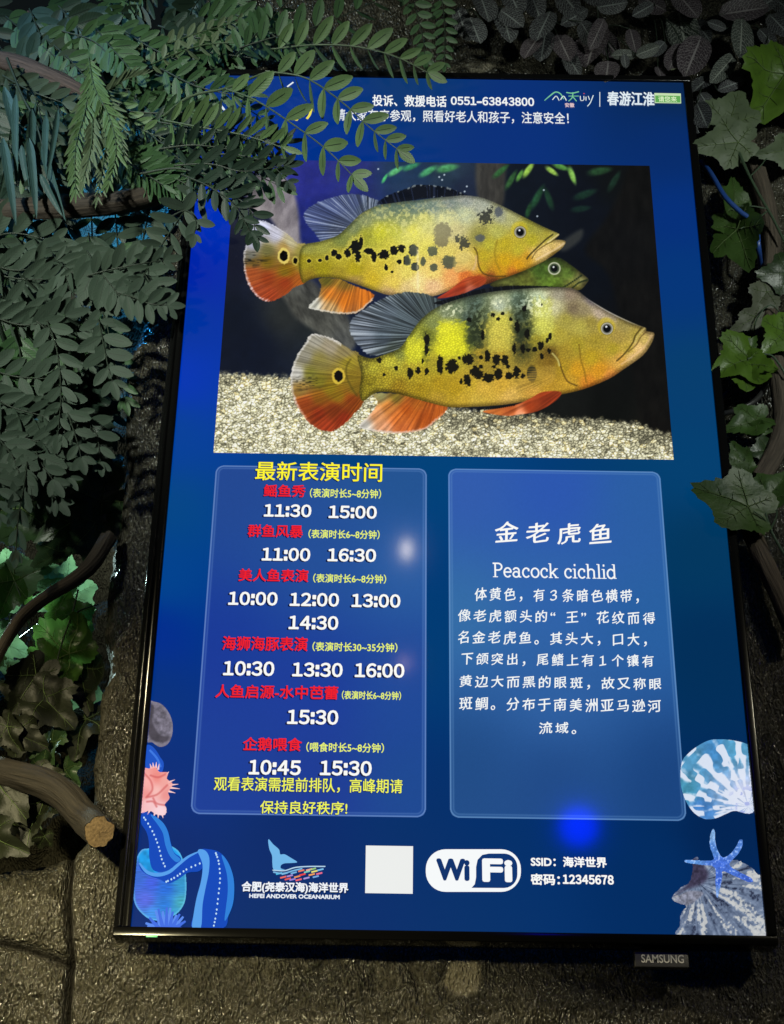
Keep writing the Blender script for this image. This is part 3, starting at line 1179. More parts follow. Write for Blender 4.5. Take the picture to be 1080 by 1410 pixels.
def blots(PX, PY, lst, seed, amp=0.55):
    """ragged dark blotches: (x, y, width, height) in px"""
    f = np.full(PX.shape, 9.0)
    nz = (fbm(PX * .42, PY * .42, seed, 3) - .5) * amp * 2.2
    for x, y, w, h in lst:
        f = np.minimum(f, np.hypot((PX - x) / (w * .5), (PY - y) / (h * .5)))
    return f + nz


def fish_picture(PX, PY):
    # ---- deep water, wood, leaves
    c = field(PX, PY, [(430, 250, 44, 50, 128), (470, 232, 46, 54, 126), (400, 250, 52, 56, 140), (430, 300, 34, 44, 118), (445, 325, 30, 42, 110), (350, 330, 24, 28, 44), (340, 300, 40, 44, 62),
                       (320, 440, 14, 22, 38), (345, 480, 14, 22, 40), (318, 350, 20, 24, 44), (470, 480, 14, 26, 56), (560, 235, 38, 62, 92), (620, 235, 44, 62, 80), (640, 262, 34, 44, 66),
                       (720, 262, 14, 22, 34), (790, 280, 12, 18, 30), (860, 250, 14, 18, 20), (890, 240, 10, 14, 16), (850, 330, 12, 18, 30), (830, 370, 10, 16, 26), (880, 420, 12, 14, 18),
                       (900, 520, 14, 16, 15), (840, 560, 16, 18, 16), (915, 580, 30, 28, 22), (780, 560, 24, 26, 24), (395, 430, 44, 48, 48), (440, 450, 34, 40, 42)], 3.2, 60.0)
    c = c * (0.9 + 0.2 * fbm(PX * .08, PY * .08, 4, 4)[..., None])
    wood, sd = shape(PX, PY, [(348, 244), (372, 240), (392, 244), (404, 262), (411, 290), (414, 330), (418, 350), (410, 372), (395, 345), (372, 300), (352, 296), (340, 280)], 4)
    g = 96 + 84 * fbm(PX * .11 + PY * .02, PY * .05, 9, 4) - 30 * sstep(300, 250, PY) * sstep(390, 350, PX)
    c = over(c, np.stack([g, g * .97, g * .95], -1) * np.array([1.02, 1, 1.02]), wood * .92)
    wood2, _ = shape(PX, PY, [(385, 392), (425, 384), (450, 410), (475, 430), (492, 470), (470, 490), (440, 462), (410, 440), (396, 420)], 5)
    g2 = 44 + 84 * fbm(PX * .16 - PY * .09, PY * .05 + PX * .03, 19, 4)
    c = over(c, np.stack([g2, g2 * 1.0, g2 * .92], -1), wood2 * .85)
    col, _ = shape(PX, PY, [(660, 215), (694, 215), (696, 250), (690, 290), (664, 285), (655, 250)], 4)
    g3 = 52 + 36 * fbm(PX * .2, PY * .06, 29, 3)
    c = over(c, np.stack([g3, g3 * .96, g3 * .86], -1), col * .85)
    edge = sstep(6, -6, PX - (800 + 60 * sstep(320, 225, PY) + 0.02 * PY)) * 0
    lw, _ = shape(PX, PY, [(868, 228), (906, 224), (925, 420), (930, 600), (890, 600), (862, 470), (838, 380), (806, 345), (835, 300), (855, 262)], 6)
    g4 = 10 + 14 * fbm(PX * .1, PY * .05, 39, 3)
    c = over(c, np.stack([g4 * 1.05, g4, g4 * .9], -1), lw * .8)
    st, _ = shape(PX, PY, [(768, 338), (800, 316), (800, 330), (778, 346)], 4)
    c = over(c, (70, 72, 68), st * .7)
    for x, y, a, w, l, r, gg, b in ((545, 236, 30, 9, 26, 92, 170, 108), (566, 230, 20, 9, 28, 60, 130, 92), (590, 236, 30, 10, 30, 74, 150, 100), (616, 232, 10, 12, 34, 76, 140, 90),
                                    (530, 246, 60, 5, 16, 80, 180, 110), (704, 248, 60, 9, 32, 52, 92, 52), (728, 234, 55, 9, 28, 150, 192, 80), (716, 242, 62, 7, 20, 96, 150, 68), (760, 236, -35, 8, 22, 150, 190, 84),
                                    (788, 242, -70, 9, 28, 128, 178, 84), (772, 230, -20, 9, 26, 84, 136, 64), (740, 272, 62, 11, 40, 36, 76, 50), (756, 274, 110, 10, 34, 30, 62, 44), (728, 290, 75, 8, 24, 34, 70, 42),
                                    (806, 268, 20, 12, 36, 26, 54, 42), (800, 288, 8, 10, 30, 22, 46, 40), (826, 236, 10, 12, 36, 40, 74, 46), (690, 236, 40, 9, 30, 48, 96, 54), (846, 250, 60, 10, 34, 26, 50, 38)):
        t = math.radians(a)
        u = ((PX - x) * math.cos(t) - (PY - y) * math.sin(t)) / (l * .5)
        v = ((PX - x) * math.sin(t) + (PY - y) * math.cos(t)) / (w * .5)
        m = sstep(1.25, .45, np.sqrt(np.maximum(u * u + v * v + .3 * v * v * np.clip(u, -1.5, 1.5), 0)))
        c = over(c, np.array([r, gg, b]) * (0.75 + .35 * (1 - v * .5))[..., None] * (.82 + .3 * fbm(PX * .3, PY * .3, 3, 2))[..., None], m * .9)
    for x, y in ((521, 233), (605, 244), (609, 248), (643, 257), (640, 264), (740, 298), (749, 262), (612, 241)):
        c = over(c, (200, 215, 225), sstep(1.9, .6, np.hypot(PX - x, PY - y)) * .8)
    # ---- gravel
    gy_ = np.interp(PX, [295, 340, 410, 500, 640, 700, 760, 830, 890, 930], [512, 513, 518, 540, 562, 566, 572, 576, 584, 600])
    gm = sstep(-2, 6, PY - gy_ + (fbm(PX * .2, PY * .2, 6, 2) - .5) * 10)
    sc = 1 / 6.2
    d1, d2, cid = worley(PX * .17 + .9 * fbm(PX * .12, PY * .12, 2, 2), PY * .25 + .9 * fbm(PX * .12 + 9, PY * .12, 3, 2), 23)
    w2 = worley(PX * .31, PY * .42, 29)
    st_ = sstep(.02, .26, d2 - d1)
    tone = (.50 + .50 * cid + .22 * w2[2]) * (0.60 + .44 * sstep(.0, .5, d2 - d1)) * (.70 + .38 * sstep(.0, .5, w2[1] - w2[0])) * (.72 + .56 * fbm(PX * .45, PY * .6, 333, 2)) * (.82 + .36 * fbm(PX * .03, PY * .03, 88, 3))
    tone = tone * (1.10 - .22 * sstep(560, 515, PY) - .16 * sstep(600, 580, PY) * sstep(640, 760, PX))
    gc = np.stack([tone * 292, tone * 285, tone * 234], -1)
    gc = gc + (cid[..., None] > .82) * np.array([16, 6, -14])
    shd = np.exp(-(((PX - 690) / 110) ** 2 + ((PY - 578) / 14) ** 2)) * .35 + np.exp(-(((PX - 900) / 40) ** 2 + ((PY - 602) / 18) ** 2)) * .4
    c = over(c, gc * (1 - shd)[..., None], gm)
    grain = (fbm(PX * .9, PY * .9, 66, 2) - .5)

    # ---- the third fish, behind
    m, sd = shape(PX, PY, zB([(480, 640), (560, 590), (640, 565), (720, 520), (800, 488), (870, 478), (940, 520), (1012, 575), (1040, 602), (1030, 625), (985, 665), (880, 660), (700, 670)]), .8)
    f3 = field(PX, PY, cB([(560, 620, 106, 120, 60), (680, 590, 110, 124, 52), (760, 540, 80, 120, 46), (860, 500, 70, 100, 44), (930, 560, 92, 124, 52), (1000, 600, 140, 146, 92), (960, 650, 150, 150, 76), (850, 640, 104, 142, 50)]), 3, 20)
    f3 = f3 * (.60 + .5 * fbm(PX * .25, PY * .25, 15, 3)[..., None]) * (.55 + .45 * sstep(0, -9, sd))[..., None] + np.array([10, 4, 2])
    c = over(c, f3, m)
    ex, ey = zB([(845, 540)])[0]
    d = np.hypot(PX - ex, PY - ey)
    c = over(c, (206, 206, 186), sstep(9.5, 8, d) * .85)
    c = over(c, (70, 84, 60), sstep(7.6, 6.4, d))
    c = over(c, (14, 18, 18), sstep(5.4, 4.2, d))
    c = over(c, (220, 224, 220), sstep(1.8, .8, np.hypot(PX - ex + 1, PY - ey + 2)))
    for ln in (zB([(1000, 580), (940, 622), (885, 655)]), zB([(1032, 606), (985, 622), (940, 660)])):
        q = smooth_poly(ln, 6, False)
        dd = np.min([np.hypot(PX - a, PY - b) for a, b in q], 0)
        c = over(c, (34, 46, 26), sstep(2.0, .8, dd) * .8)

    def fin(c, pts, colf, bx, by, k, seed, alpha=.9, contrast=.5, rag=2.0):
        m, sd = shape(PX, PY, pts, .9, 5, rag, seed)
        r = rays(PX, PY, bx, by, k, seed)
        col = colf * (1 - contrast * .5 + contrast * r)[..., None]
        return over(c, col, m * alpha), m, sd, r

    # ---- upper fish: fins
    dors = zA([(610, 372), (520, 388), (462, 325), (414, 262), (428, 200), (520, 150), (640, 118), (740, 118), (830, 150), (850, 185), (740, 240), (660, 310)])
    colf = field(PX, PY, cA([(450, 250, 92, 104, 138), (560, 180, 86, 98, 130), (700, 160, 78, 90, 116), (600, 320, 86, 94, 104), (500, 340, 88, 100, 126), (760, 190, 84, 94, 100)]), 3, 20)
    c, m, sd, r = fin(c, dors, colf, *zA([(780, 330)])[0], 58, 41, .82, .9, 3.0)
    c = over(c, (176, 186, 204), m * sstep(.62, .9, r) * sstep(-50, -2, sd) * .62)
    spin = zA([(830, 168), (900, 118), (1000, 82)]) + zB([(40, 66), (110, 62), (220, 74), (290, 100), (345, 122), (240, 134), (100, 140), (0, 158)]) + zA([(940, 176)])
    m, sd = shape(PX, PY, spin, .8, 5, 1.6, 71)
    c = over(c, np.array([16, 20, 30]) * (1 + 1.1 * (rays(PX, PY, 600, 420, 90, 3) > .72))[..., None], m * .95)
    c = over(c, (150, 160, 160), sstep(2.0, .3, np.abs(sd + .6)) * (vnoise(PX * .35, PY * .1, 5) > .62) * (PY < 272) * .7)
    anal = zA([(500, 598), (508, 640), (492, 700), (438, 762), (520, 785), (620, 800), (712, 792), (770, 750), (812, 690), (700, 640), (600, 598)])
    colf = field(PX, PY, cA([(540, 610, 112, 104, 36), (560, 680, 205, 120, 40), (650, 720, 224, 118, 30), (760, 700, 214, 112, 32), (470, 750, 190, 190, 176), (560, 780, 196, 160, 110), (700, 780, 200, 120, 50), (640, 620, 140, 110, 40)]), 3, 12)
    c, m, sd, r = fin(c, anal, colf, *zA([(760, 420)])[0], 54, 43, .96, .5, 2.5)
    c = over(c, (212, 212, 204), m * sstep(-3.6, -.6, sd) * (PY > 410) * .75)
    tailp = zA([(430, 405), (372, 392), (318, 342), (240, 294), (160, 266), (112, 292), (82, 400), (64, 480), (76, 580), (110, 660), (160, 712), (222, 728), (300, 692), (360, 645), (420, 615), (440, 520)])
    colf = field(PX, PY, cA([(170, 300, 196, 200, 228), (250, 350, 190, 190, 206), (330, 390, 184, 176, 140), (120, 400, 170, 172, 190), (200, 440, 120, 116, 70), (110, 470, 120, 120, 110), (300, 420, 170, 140, 80),
                             (200, 500, 126, 104, 26), (120, 500, 120, 96, 40), (300, 560, 132, 106, 24), (120, 570, 182, 84, 40), (200, 600, 172, 64, 26), (300, 620, 186, 66, 26), (220, 690, 196, 72, 36), (400, 620, 178, 92, 30),
                             (160, 660, 186, 74, 40), (400, 450, 150, 140, 70), (420, 520, 150, 136, 34)]), 3.4, 10)
    c, m, sd, r = fin(c, tailp, colf, *zA([(520, 480)])[0], 64, 47, 1.0, .32, 2.5)
    c = over(c, (214, 214, 222), m * sstep(-3.6, -.6, sd) * (PX < 372) * (.35 + .65 * r))
    dk = m * sstep(.55, .8, vnoise(PX * .18, PY * .6, 91)) * np.exp(-(((PX - 348) / 18) ** 2 + ((PY - 358) / 8) ** 2))
    c = over(c, (24, 24, 22), dk)
    # ---- upper fish: body
    body1 = zA([(400, 412), (500, 386), (600, 352), (660, 300), (740, 224), (830, 180), (900, 168), (1000, 154)]) + zB([(60, 150), (150, 138), (250, 128), (340, 122), (440, 138), (550, 184), (660, 240), (780, 300), (838, 326), (868, 340), (870, 350), (845, 374)]) \
        + zB([(880, 376), (908, 384), (905, 402), (880, 432), (800, 490), (700, 540), (600, 580), (520, 606), (450, 632), (300, 646), (180, 692)]) + zA([(1090, 705), (1000, 694), (900, 694), (800, 662), (700, 626), (600, 597), (500, 592), (440, 606), (400, 620), (380, 520)])
    m, sd = shape(PX, PY, body1, .8, 3)
    pts = cA([(430, 420, 140, 140, 70), (520, 400, 150, 150, 70), (620, 370, 120, 128, 66), (700, 300, 112, 122, 84), (760, 260, 130, 138, 96), (850, 215, 122, 134, 104), (940, 190, 104, 118, 100), (1020, 180, 100, 116, 104),
              (760, 350, 150, 150, 48), (850, 330, 186, 184, 46), (930, 330, 178, 178, 60), (980, 260, 130, 140, 92), (420, 500, 150, 138, 34), (520, 540, 148, 136, 26), (620, 480, 170, 156, 48), (700, 550, 168, 152, 30),
              (800, 600, 190, 164, 44), (860, 540, 196, 176, 60), (920, 620, 214, 188, 84), (1000, 560, 214, 196, 96), (1000, 660, 205, 180, 120), (1000, 400, 206, 200, 92), (900, 400, 190, 182, 64), (600, 580, 150, 132, 40), (700, 610, 160, 134, 70), (440, 590, 140, 118, 32), (900, 680, 180, 150, 100)])
    pts += cB([(60, 180, 110, 126, 118), (150, 190, 132, 144, 132), (250, 160, 128, 136, 130), (340, 150, 150, 154, 146), (430, 180, 158, 162, 146), (330, 230, 178, 184, 148), (220, 250, 196, 196, 140), (100, 260, 186, 184, 96), (40, 330, 214, 206, 76),
               (120, 400, 212, 200, 88), (280, 330, 182, 172, 118), (240, 440, 208, 190, 98), (330, 470, 210, 190, 104), (150, 560, 224, 196, 108), (60, 620, 232, 206, 136), (150, 640, 222, 180, 130), (260, 590, 224, 156, 92), (340, 590, 218, 108, 50),
               (420, 600, 186, 76, 36), (480, 600, 120, 66, 34), (400, 540, 200, 150, 70), (440, 470, 176, 156, 40), (430, 540, 178, 152, 34), (470, 400, 172, 164, 56), (420, 360, 128, 124, 64), (540, 240, 156, 158, 128), (600, 250, 162, 162, 110),
               (520, 330, 168, 166, 84), (560, 400, 176, 158, 40), (560, 500, 192, 154, 28), (540, 550, 190, 140, 30), (640, 430, 178, 164, 50), (640, 520, 200, 146, 28), (610, 560, 190, 116, 40), (700, 300, 150, 148, 62), (760, 310, 146, 142, 66),
               (720, 380, 166, 156, 44), (800, 350, 160, 150, 60), (690, 480, 186, 140, 40), (740, 460, 212, 180, 110), (800, 440, 216, 186, 124), (870, 395, 206, 176, 110), (850, 345, 196, 186, 96), (840, 460, 160, 130, 60)])
    b1 = field(PX, PY, pts, 3.4, 14)
    shd = (.66 + .34 * sstep(0, -7, sd))
    sc1 = worley(PX * .34 + PY * .1, PY * .36, 7)
    b1 = b1 * (shd * (.90 + .14 * sstep(.1, .5, sc1[1] - sc1[0]) + grain * .16))[..., None]
    mott = fbm(PX * .3, PY * .3, 101, 3)
    zone = sstep(292, 270, PY) * 0 + np.exp(-(((PX - 560) / 70) ** 2 + ((PY - 303) / 20) ** 2))
    b1 = over(b1, (222, 216, 130), sstep(.52, .62, mott) * zone * .55)
    b1 = over(b1, (84, 104, 92), sstep(.5, .38, mott) * np.exp(-(((PX - 555) / 85) ** 2 + ((PY - 284) / 13) ** 2)) * .6)
    f = blots(PX, PY, [q for q in cA([(705, 415, 0, 0), (660, 452, 0, 0), (720, 470, 0, 0), (780, 440, 0, 0), (810, 472, 0, 0), (582, 450, 0, 0), (610, 472, 0, 0), (541, 478, 0, 0), (500, 493, 0, 0), (440, 495, 0, 0), (868, 460, 0, 0), (924, 435, 0, 0), (968, 425, 0, 0),
                                       (1036, 435, 0, 0), (995, 494, 0, 0), (955, 500, 0, 0), (1046, 530, 0, 0), (880, 535, 0, 0), (915, 560, 0, 0), (740, 380, 0, 0)])] and
              [(x, y, w * .2407, h * .2407) for (x, y, _, _), (w, h) in zip(cA([(705, 415, 0, 0), (660, 452, 0, 0), (720, 470, 0, 0), (780, 440, 0, 0), (810, 472, 0, 0), (582, 450, 0, 0), (610, 472, 0, 0), (541, 478, 0, 0), (500, 493, 0, 0), (440, 495, 0, 0), (868, 460, 0, 0),
                                                                                 (924, 435, 0, 0), (968, 425, 0, 0), (1036, 435, 0, 0), (995, 494, 0, 0), (955, 500, 0, 0), (1046, 530, 0, 0), (880, 535, 0, 0), (915, 560, 0, 0), (736, 385, 0, 0)]),
                                                                             [(66, 84), (40, 52), (34, 70), (56, 36), (34, 60), (34, 40), (36, 34), (22, 34), (26, 20), (24, 24), (70, 52), (44, 56), (44, 50), (54, 66), (38, 52), (28, 28), (44, 46), (22, 40), (16, 18), (26, 66)])], 55, .42)
    b1 = over(b1, (214, 200, 84), sstep(1.7, 1.15, f) * .5)
    b1 = over(b1, (16, 16, 14), sstep(1.08, .86, f))
    gr = [(40, 435, 50, 66), (95, 500, 32, 52), (45, 530, 40, 46), (155, 535, 48, 48), (245, 505, 84, 84), (150, 440, 64, 62), (5, 495, 40, 60)]
    f = blots(PX, PY, [(560 + x * .2407, 240 + y * .2407, w * .2407, h * .2407) for x, y, w, h in gr], 56, .3)
    b1 = over(b1, (72, 78, 66), sstep(1.1, .85, f) * .88)
    f = blots(PX, PY, [(560 + x * .2407, 240 + y * .2407, w * .2407, h * .2407) for x, y, w, h in [(208, 330, 104, 110), (200, 385, 90, 70)]], 57, .35)
    b1 = over(b1, (98, 92, 74), sstep(1.1, .8, f) * .82)
    f = blots(PX, PY, [(560 + x * .2407, 240 + y * .2407, w * .2407, h * .2407) for x, y, w, h in [(450, 250, 84, 80), (330, 390, 66, 80), (480, 210, 40, 50), (290, 370, 40, 50)]], 58, .85)
    b1 = over(b1, (46, 48, 46), sstep(.95, .75, f) * .85)
    f = blots(PX, PY, [(560 + 526 * .2407, 240 + 215 * .2407, 13, 15), (560 + 420 * .2407, 240 + 365 * .2407, 14, 11)], 59, .25)
    b1 = over(b1, (66, 72, 86), sstep(1.15, .7, f) * .75)
    b1 = over(b1 * 1.1, (226, 222, 170), np.exp(-(((PX - 590) / 60) ** 2 + ((PY - 318) / 22) ** 2)) * .28)
    c = over(c, b1, m)
    pf = zB([(395, 460), (400, 540), (360, 552), (280, 560), (270, 500), (300, 455)])
    m2, _ = shape(PX, PY, pf, 2.5)
    c = over(c, np.array([222, 200, 120]) * (.72 + .45 * rays(PX, PY, *zB([(400, 505)])[0], 26, 8))[..., None], m2 * .55)
    pel = zB([(178, 711), (240, 668), (350, 590), (450, 592), (440, 632), (380, 660), (300, 692)])
    m2, _ = shape(PX, PY, pel, 1.0)
    c = over(c, field(PX, PY, cB([(220, 696, 226, 70, 40), (320, 650, 206, 62, 30), (400, 610, 196, 70, 34), (360, 664, 232, 120, 90)]), 3, 8) * (.8 + .4 * rays(PX, PY, 690, 370, 40, 5))[..., None], m2 * .9)

    def curve(c, ln, col, w, a=.8):
        q = smooth_poly(ln, 10, False)
        dd = np.min([np.hypot(PX - u, PY - v) for u, v in q], 0)
        return over(c, col, sstep(w, w * .3, dd) * a)

    c = curve(c, zB([(836, 346), (800, 372), (750, 418), (705, 462), (688, 486)]), (60, 54, 24), 1.9)
    c = curve(c, zB([(866, 352), (840, 380), (800, 402), (745, 440), (716, 486)]), (92, 76, 34), 1.4, .7)
    c = curve(c, zB([(868, 346), (842, 366), (806, 392)]), (232, 214, 150), 1.8, .7)
    c = curve(c, zB([(900, 396), (862, 424), (800, 458), (740, 490)]), (234, 206, 160), 2.2, .6)
    c = curve(c, zB([(386, 420), (404, 452), (412, 520), (440, 568), (500, 584), (570, 584)]), (84, 66, 24), 1.7, .75)
    c = curve(c, zB([(520, 380), (505, 440), (512, 500), (540, 560)]), (140, 118, 30), 2.2, .5)
    c = curve(c, zB([(398, 470), (396, 510), (380, 548)]), (214, 176, 130), 2.2, .6)
    # ocellus, eye
    ex, ey = zA([(295, 468)])[0]
    d = np.hypot((PX - ex) / 1.0, (PY - ey) / 1.35) + (vnoise(PX * .5, PY * .5, 4) - .5) * 1.2
    c = over(c, (226, 206, 110), sstep(9.2, 7.4, d) * .9)
    c = over(c, (12, 10, 8), sstep(5.9, 5.0, d))
    ex, ey = zA([(361, 496)])[0]
    d = np.hypot((PX - ex), (PY - ey) / 1.4) + (vnoise(PX * .5, PY * .5, 4) - .5)
    c = over(c, (206, 190, 90), sstep(5.2, 3.8, d) * .7)
    c = over(c, (14, 12, 10), sstep(3.4, 2.7, d))

    def eye(c, ex, ey, k):
        d = np.hypot(PX - ex, PY - ey)
        c = over(c, (214, 190, 34), sstep(14 * k, 10 * k, np.hypot(PX - ex + 1, PY - ey + 3)) * .5)
        c = over(c, (120, 108, 44), sstep(9.6 * k, 8.4 * k, d) * .9)
        c = over(c, (186, 184, 172), sstep(8.6 * k, 7.4 * k, d) * .9)
        c = over(c, (92, 92, 86), sstep(7.2 * k, 6.2 * k, d) * .8)
        c = over(c, (8, 10, 12), sstep(5.6 * k, 4.6 * k, d))
        return over(c, (230, 234, 236), sstep(1.9 * k, .9 * k, np.hypot(PX - ex + 1.0 * k, PY - ey + 2.6 * k)))

    c = eye(c, *zB([(650, 332)])[0], .98)
    c = over(c, (246, 236, 190), np.exp(-(((PX - 575.5) / 1.8) ** 2)) * sstep(330, 350, PY) * sstep(410, 395, PY) * .5)

    # ---- lower fish: fins
    anal = zC([(500, 650), (520, 700), (482, 760), (420, 832), (520, 857), (640, 866), (760, 850), (830, 808), (905, 722), (780, 690), (650, 652)])
    colf = field(PX, PY, cC([(540, 660, 150, 146, 96), (620, 670, 122, 106, 40), (580, 720, 196, 120, 56), (520, 760, 220, 150, 100), (450, 830, 214, 210, 198), (560, 840, 216, 150, 110), (660, 840, 206, 100, 50), (680, 740, 206, 86, 26), (780, 780, 204, 84, 28), (850, 730, 200, 90, 32), (640, 790, 214, 104, 44), (740, 700, 170, 92, 30)]), 3, 14)
    c, m, sd, r = fin(c, anal, colf, *zC([(900, 480)])[0], 56, 143, .97, .5, 2.2)
    c = over(c, (222, 218, 210), m * sstep(-3.6, -.4, sd) * sstep(560, 585, PY) * .7)
    tailp = zC([(420, 432), (372, 408), (300, 360), (230, 332), (160, 322), (122, 372), (72, 450), (42, 560), (60, 680), (110, 770), (170, 830), (250, 857), (320, 830), (400, 752), (446, 690), (470, 560)])
    colf = field(PX, PY, cC([(180, 350, 150, 146, 132), (260, 390, 150, 140, 118), (340, 420, 132, 120, 84), (120, 440, 140, 136, 120), (200, 470, 136, 126, 70), (80, 540, 176, 174, 166), (150, 540, 116, 112, 48), (200, 580, 120, 112, 36), (260, 620, 132, 112, 26),
                             (100, 630, 150, 120, 60), (200, 670, 140, 92, 26), (300, 660, 134, 106, 26), (120, 700, 176, 74, 30), (200, 760, 166, 54, 24), (280, 740, 140, 56, 22), (380, 690, 154, 70, 24), (240, 830, 196, 66, 34), (330, 790, 176, 54, 26), (380, 560, 132, 112, 34), (400, 620, 126, 104, 30), (360, 480, 150, 134, 44)]), 3.4, 10)
    c, m, sd, r = fin(c, tailp, colf, *zC([(520, 560)])[0], 70, 147, 1.0, .4, 2.5)
    c = over(c, (224, 222, 218), m * sstep(-4.2, -.6, sd) * (PX < 470) * (.3 + .7 * r) * sstep(592, 560, PY))
    c = over(c, (30, 30, 22), m * sstep(.55, .75, vnoise(PX * .22, PY * .7, 191)) * np.exp(-(((PX - 422) / 16) ** 2 + ((PY - 528) / 9) ** 2)) * .85)
    dors = zC([(700, 380), (600, 420), (500, 440), (450, 418), (390, 350), (366, 295), (378, 240), (450, 182), (560, 120), (680, 90), (800, 104), (880, 160), (760, 250)])
    colf = field(PX, PY, cC([(420, 260, 112, 120, 130), (450, 360, 104, 112, 122), (560, 200, 88, 98, 106), (560, 350, 78, 88, 96), (680, 140, 78, 88, 92), (680, 280, 66, 76, 80), (780, 160, 74, 84, 84), (600, 400, 70, 78, 70)]), 3, 20)
    c, m, sd, r = fin(c, dors, colf, *zC([(860, 330)])[0], 62, 141, .95, 1.1, 3.0)
    c = over(c, (186, 194, 200), m * sstep(.6, .9, r) * sstep(-40, -1, sd) * sstep(600, 500, PX) * .62)
    spin = zC([(830, 150), (900, 128)]) + zD([(0, 96), (100, 72), (200, 58), (300, 54), (420, 56), (540, 66), (420, 76), (300, 84), (160, 104), (0, 128)]) + zC([(900, 160)])
    m, sd = shape(PX, PY, spin, .8, 5, 1.4, 171)
    c = over(c, np.array([16, 18, 22]) * (1 + .8 * (rays(PX, PY, 740, 620, 110, 33) > .7))[..., None], m * .95)
    pel = zD([(530, 640), (500, 690), (400, 746), (300, 764), (220, 771), (100, 748), (200, 728), (290, 708), (360, 676), (430, 640)])
    m2, _ = shape(PX, PY, pel, .9)
    pelvic = (field(PX, PY, cD([(160, 748, 196, 106, 50), (260, 740, 190, 84, 40), (360, 720, 186, 66, 30), (450, 670, 176, 60, 30), (300, 766, 226, 150, 110)]), 3, 8) * (.78 + .44 * rays(PX, PY, 800, 520, 46, 35))[..., None], m2)
    # ---- lower fish: body
    body2 = zC([(410, 440), (480, 455), (540, 440), (640, 400), (690, 335), (760, 240), (850, 172), (960, 130)]) + zD([(60, 104), (200, 82), (400, 66), (530, 64), (610, 74), (680, 128), (780, 190), (880, 240), (955, 272), (998, 288), (1000, 304),
              (1038, 312), (1044, 330), (1028, 374), (980, 440), (880, 512), (790, 570), (650, 626), (520, 656), (400, 682), (200, 712), (0, 724)]) + zC([(900, 722), (780, 692), (650, 655), (560, 640), (500, 648), (440, 692), (420, 640), (430, 540)])
    m, sd = shape(PX, PY, body2, .8, 3)
    pts = cC([(440, 480, 128, 120, 46), (500, 500, 156, 148, 50), (470, 580, 128, 116, 32), (560, 560, 150, 134, 40), (600, 470, 170, 164, 56), (640, 430, 120, 124, 60), (700, 420, 180, 178, 44), (740, 400, 196, 194, 48), (720, 350, 150, 154, 60), (700, 500, 160, 146, 46),
              (640, 620, 136, 112, 30), (760, 620, 148, 124, 30), (760, 560, 160, 140, 40), (860, 600, 156, 130, 32), (850, 680, 160, 132, 46), (950, 620, 160, 132, 32), (1000, 680, 176, 146, 50), (930, 340, 204, 202, 44), (900, 290, 200, 198, 66), (980, 380, 196, 192, 44),
              (880, 410, 192, 186, 44), (830, 260, 120, 128, 74), (900, 200, 116, 126, 96), (840, 480, 150, 138, 44), (960, 180, 104, 116, 90), (1020, 220, 80, 94, 84), (1040, 350, 70, 80, 44), (1050, 160, 84, 98, 86), (800, 330, 110, 114, 44)])
    pts += cD([(60, 160, 84, 100, 88), (30, 260, 70, 84, 66), (60, 340, 54, 62, 44), (110, 200, 104, 114, 84), (190, 170, 160, 170, 146), (200, 240, 190, 184, 78), (190, 300, 186, 172, 76), (180, 370, 178, 158, 66), (240, 330, 180, 166, 72), (130, 300, 176, 164, 72), (90, 440, 150, 128, 44), (200, 420, 160, 136, 50),
               (300, 140, 100, 118, 104), (310, 220, 62, 74, 60), (310, 320, 46, 52, 36), (320, 400, 74, 70, 34), (360, 300, 84, 88, 48), (400, 140, 176, 190, 158), (430, 200, 190, 194, 118), (420, 270, 186, 184, 74), (460, 320, 176, 170, 66), (390, 350, 140, 130, 46), (500, 170, 176, 172, 130), (520, 100, 142, 136, 116),
               (580, 100, 132, 118, 100), (600, 180, 112, 100, 78), (560, 250, 150, 140, 66), (520, 330, 156, 142, 56), (660, 180, 134, 122, 92), (740, 200, 164, 148, 128), (700, 130, 150, 140, 140), (640, 280, 160, 150, 70), (700, 260, 140, 126, 60), (560, 420, 148, 126, 44), (470, 430, 96, 78, 30), (470, 480, 120, 96, 34),
               (540, 500, 156, 128, 38), (620, 380, 150, 134, 44), (620, 520, 186, 138, 34), (580, 590, 176, 138, 46), (680, 590, 190, 120, 40), (700, 450, 166, 140, 36), (740, 520, 188, 132, 34), (720, 360, 148, 130, 48), (840, 340, 150, 130, 66), (820, 400, 156, 138, 44), (800, 220, 156, 142, 116), (880, 270, 142, 128, 74),
               (940, 330, 156, 138, 64), (900, 400, 168, 146, 60), (860, 460, 190, 146, 70), (960, 400, 208, 172, 110), (1000, 350, 182, 158, 88), (920, 450, 200, 166, 104), (1030, 330, 176, 150, 100), (800, 560, 196, 128, 60), (100, 620, 190, 156, 62), (200, 600, 186, 150, 56), (60, 690, 184, 156, 64), (250, 670, 194, 158, 80),
               (380, 640, 184, 142, 62), (450, 590, 170, 132, 44), (400, 560, 150, 122, 42), (130, 520, 140, 120, 44), (30, 600, 176, 148, 48)])
    b2 = field(PX, PY, pts, 3.4, 12)
    shd = (.6 + .4 * sstep(0, -8, sd))
    uu = PX * .27 + PY * .06
    vv_ = PY * .30 - PX * .02
    scl = worley(uu, vv_, 17)
    k = sstep(640, 520, PX) * .55 + .45
    b2 = b2 * (shd * (1 - .17 * k + .30 * k * sstep(.05, .5, scl[1] - scl[0]) + grain * .18))[..., None]
    mott = fbm(PX * .28, PY * .28, 201, 3)
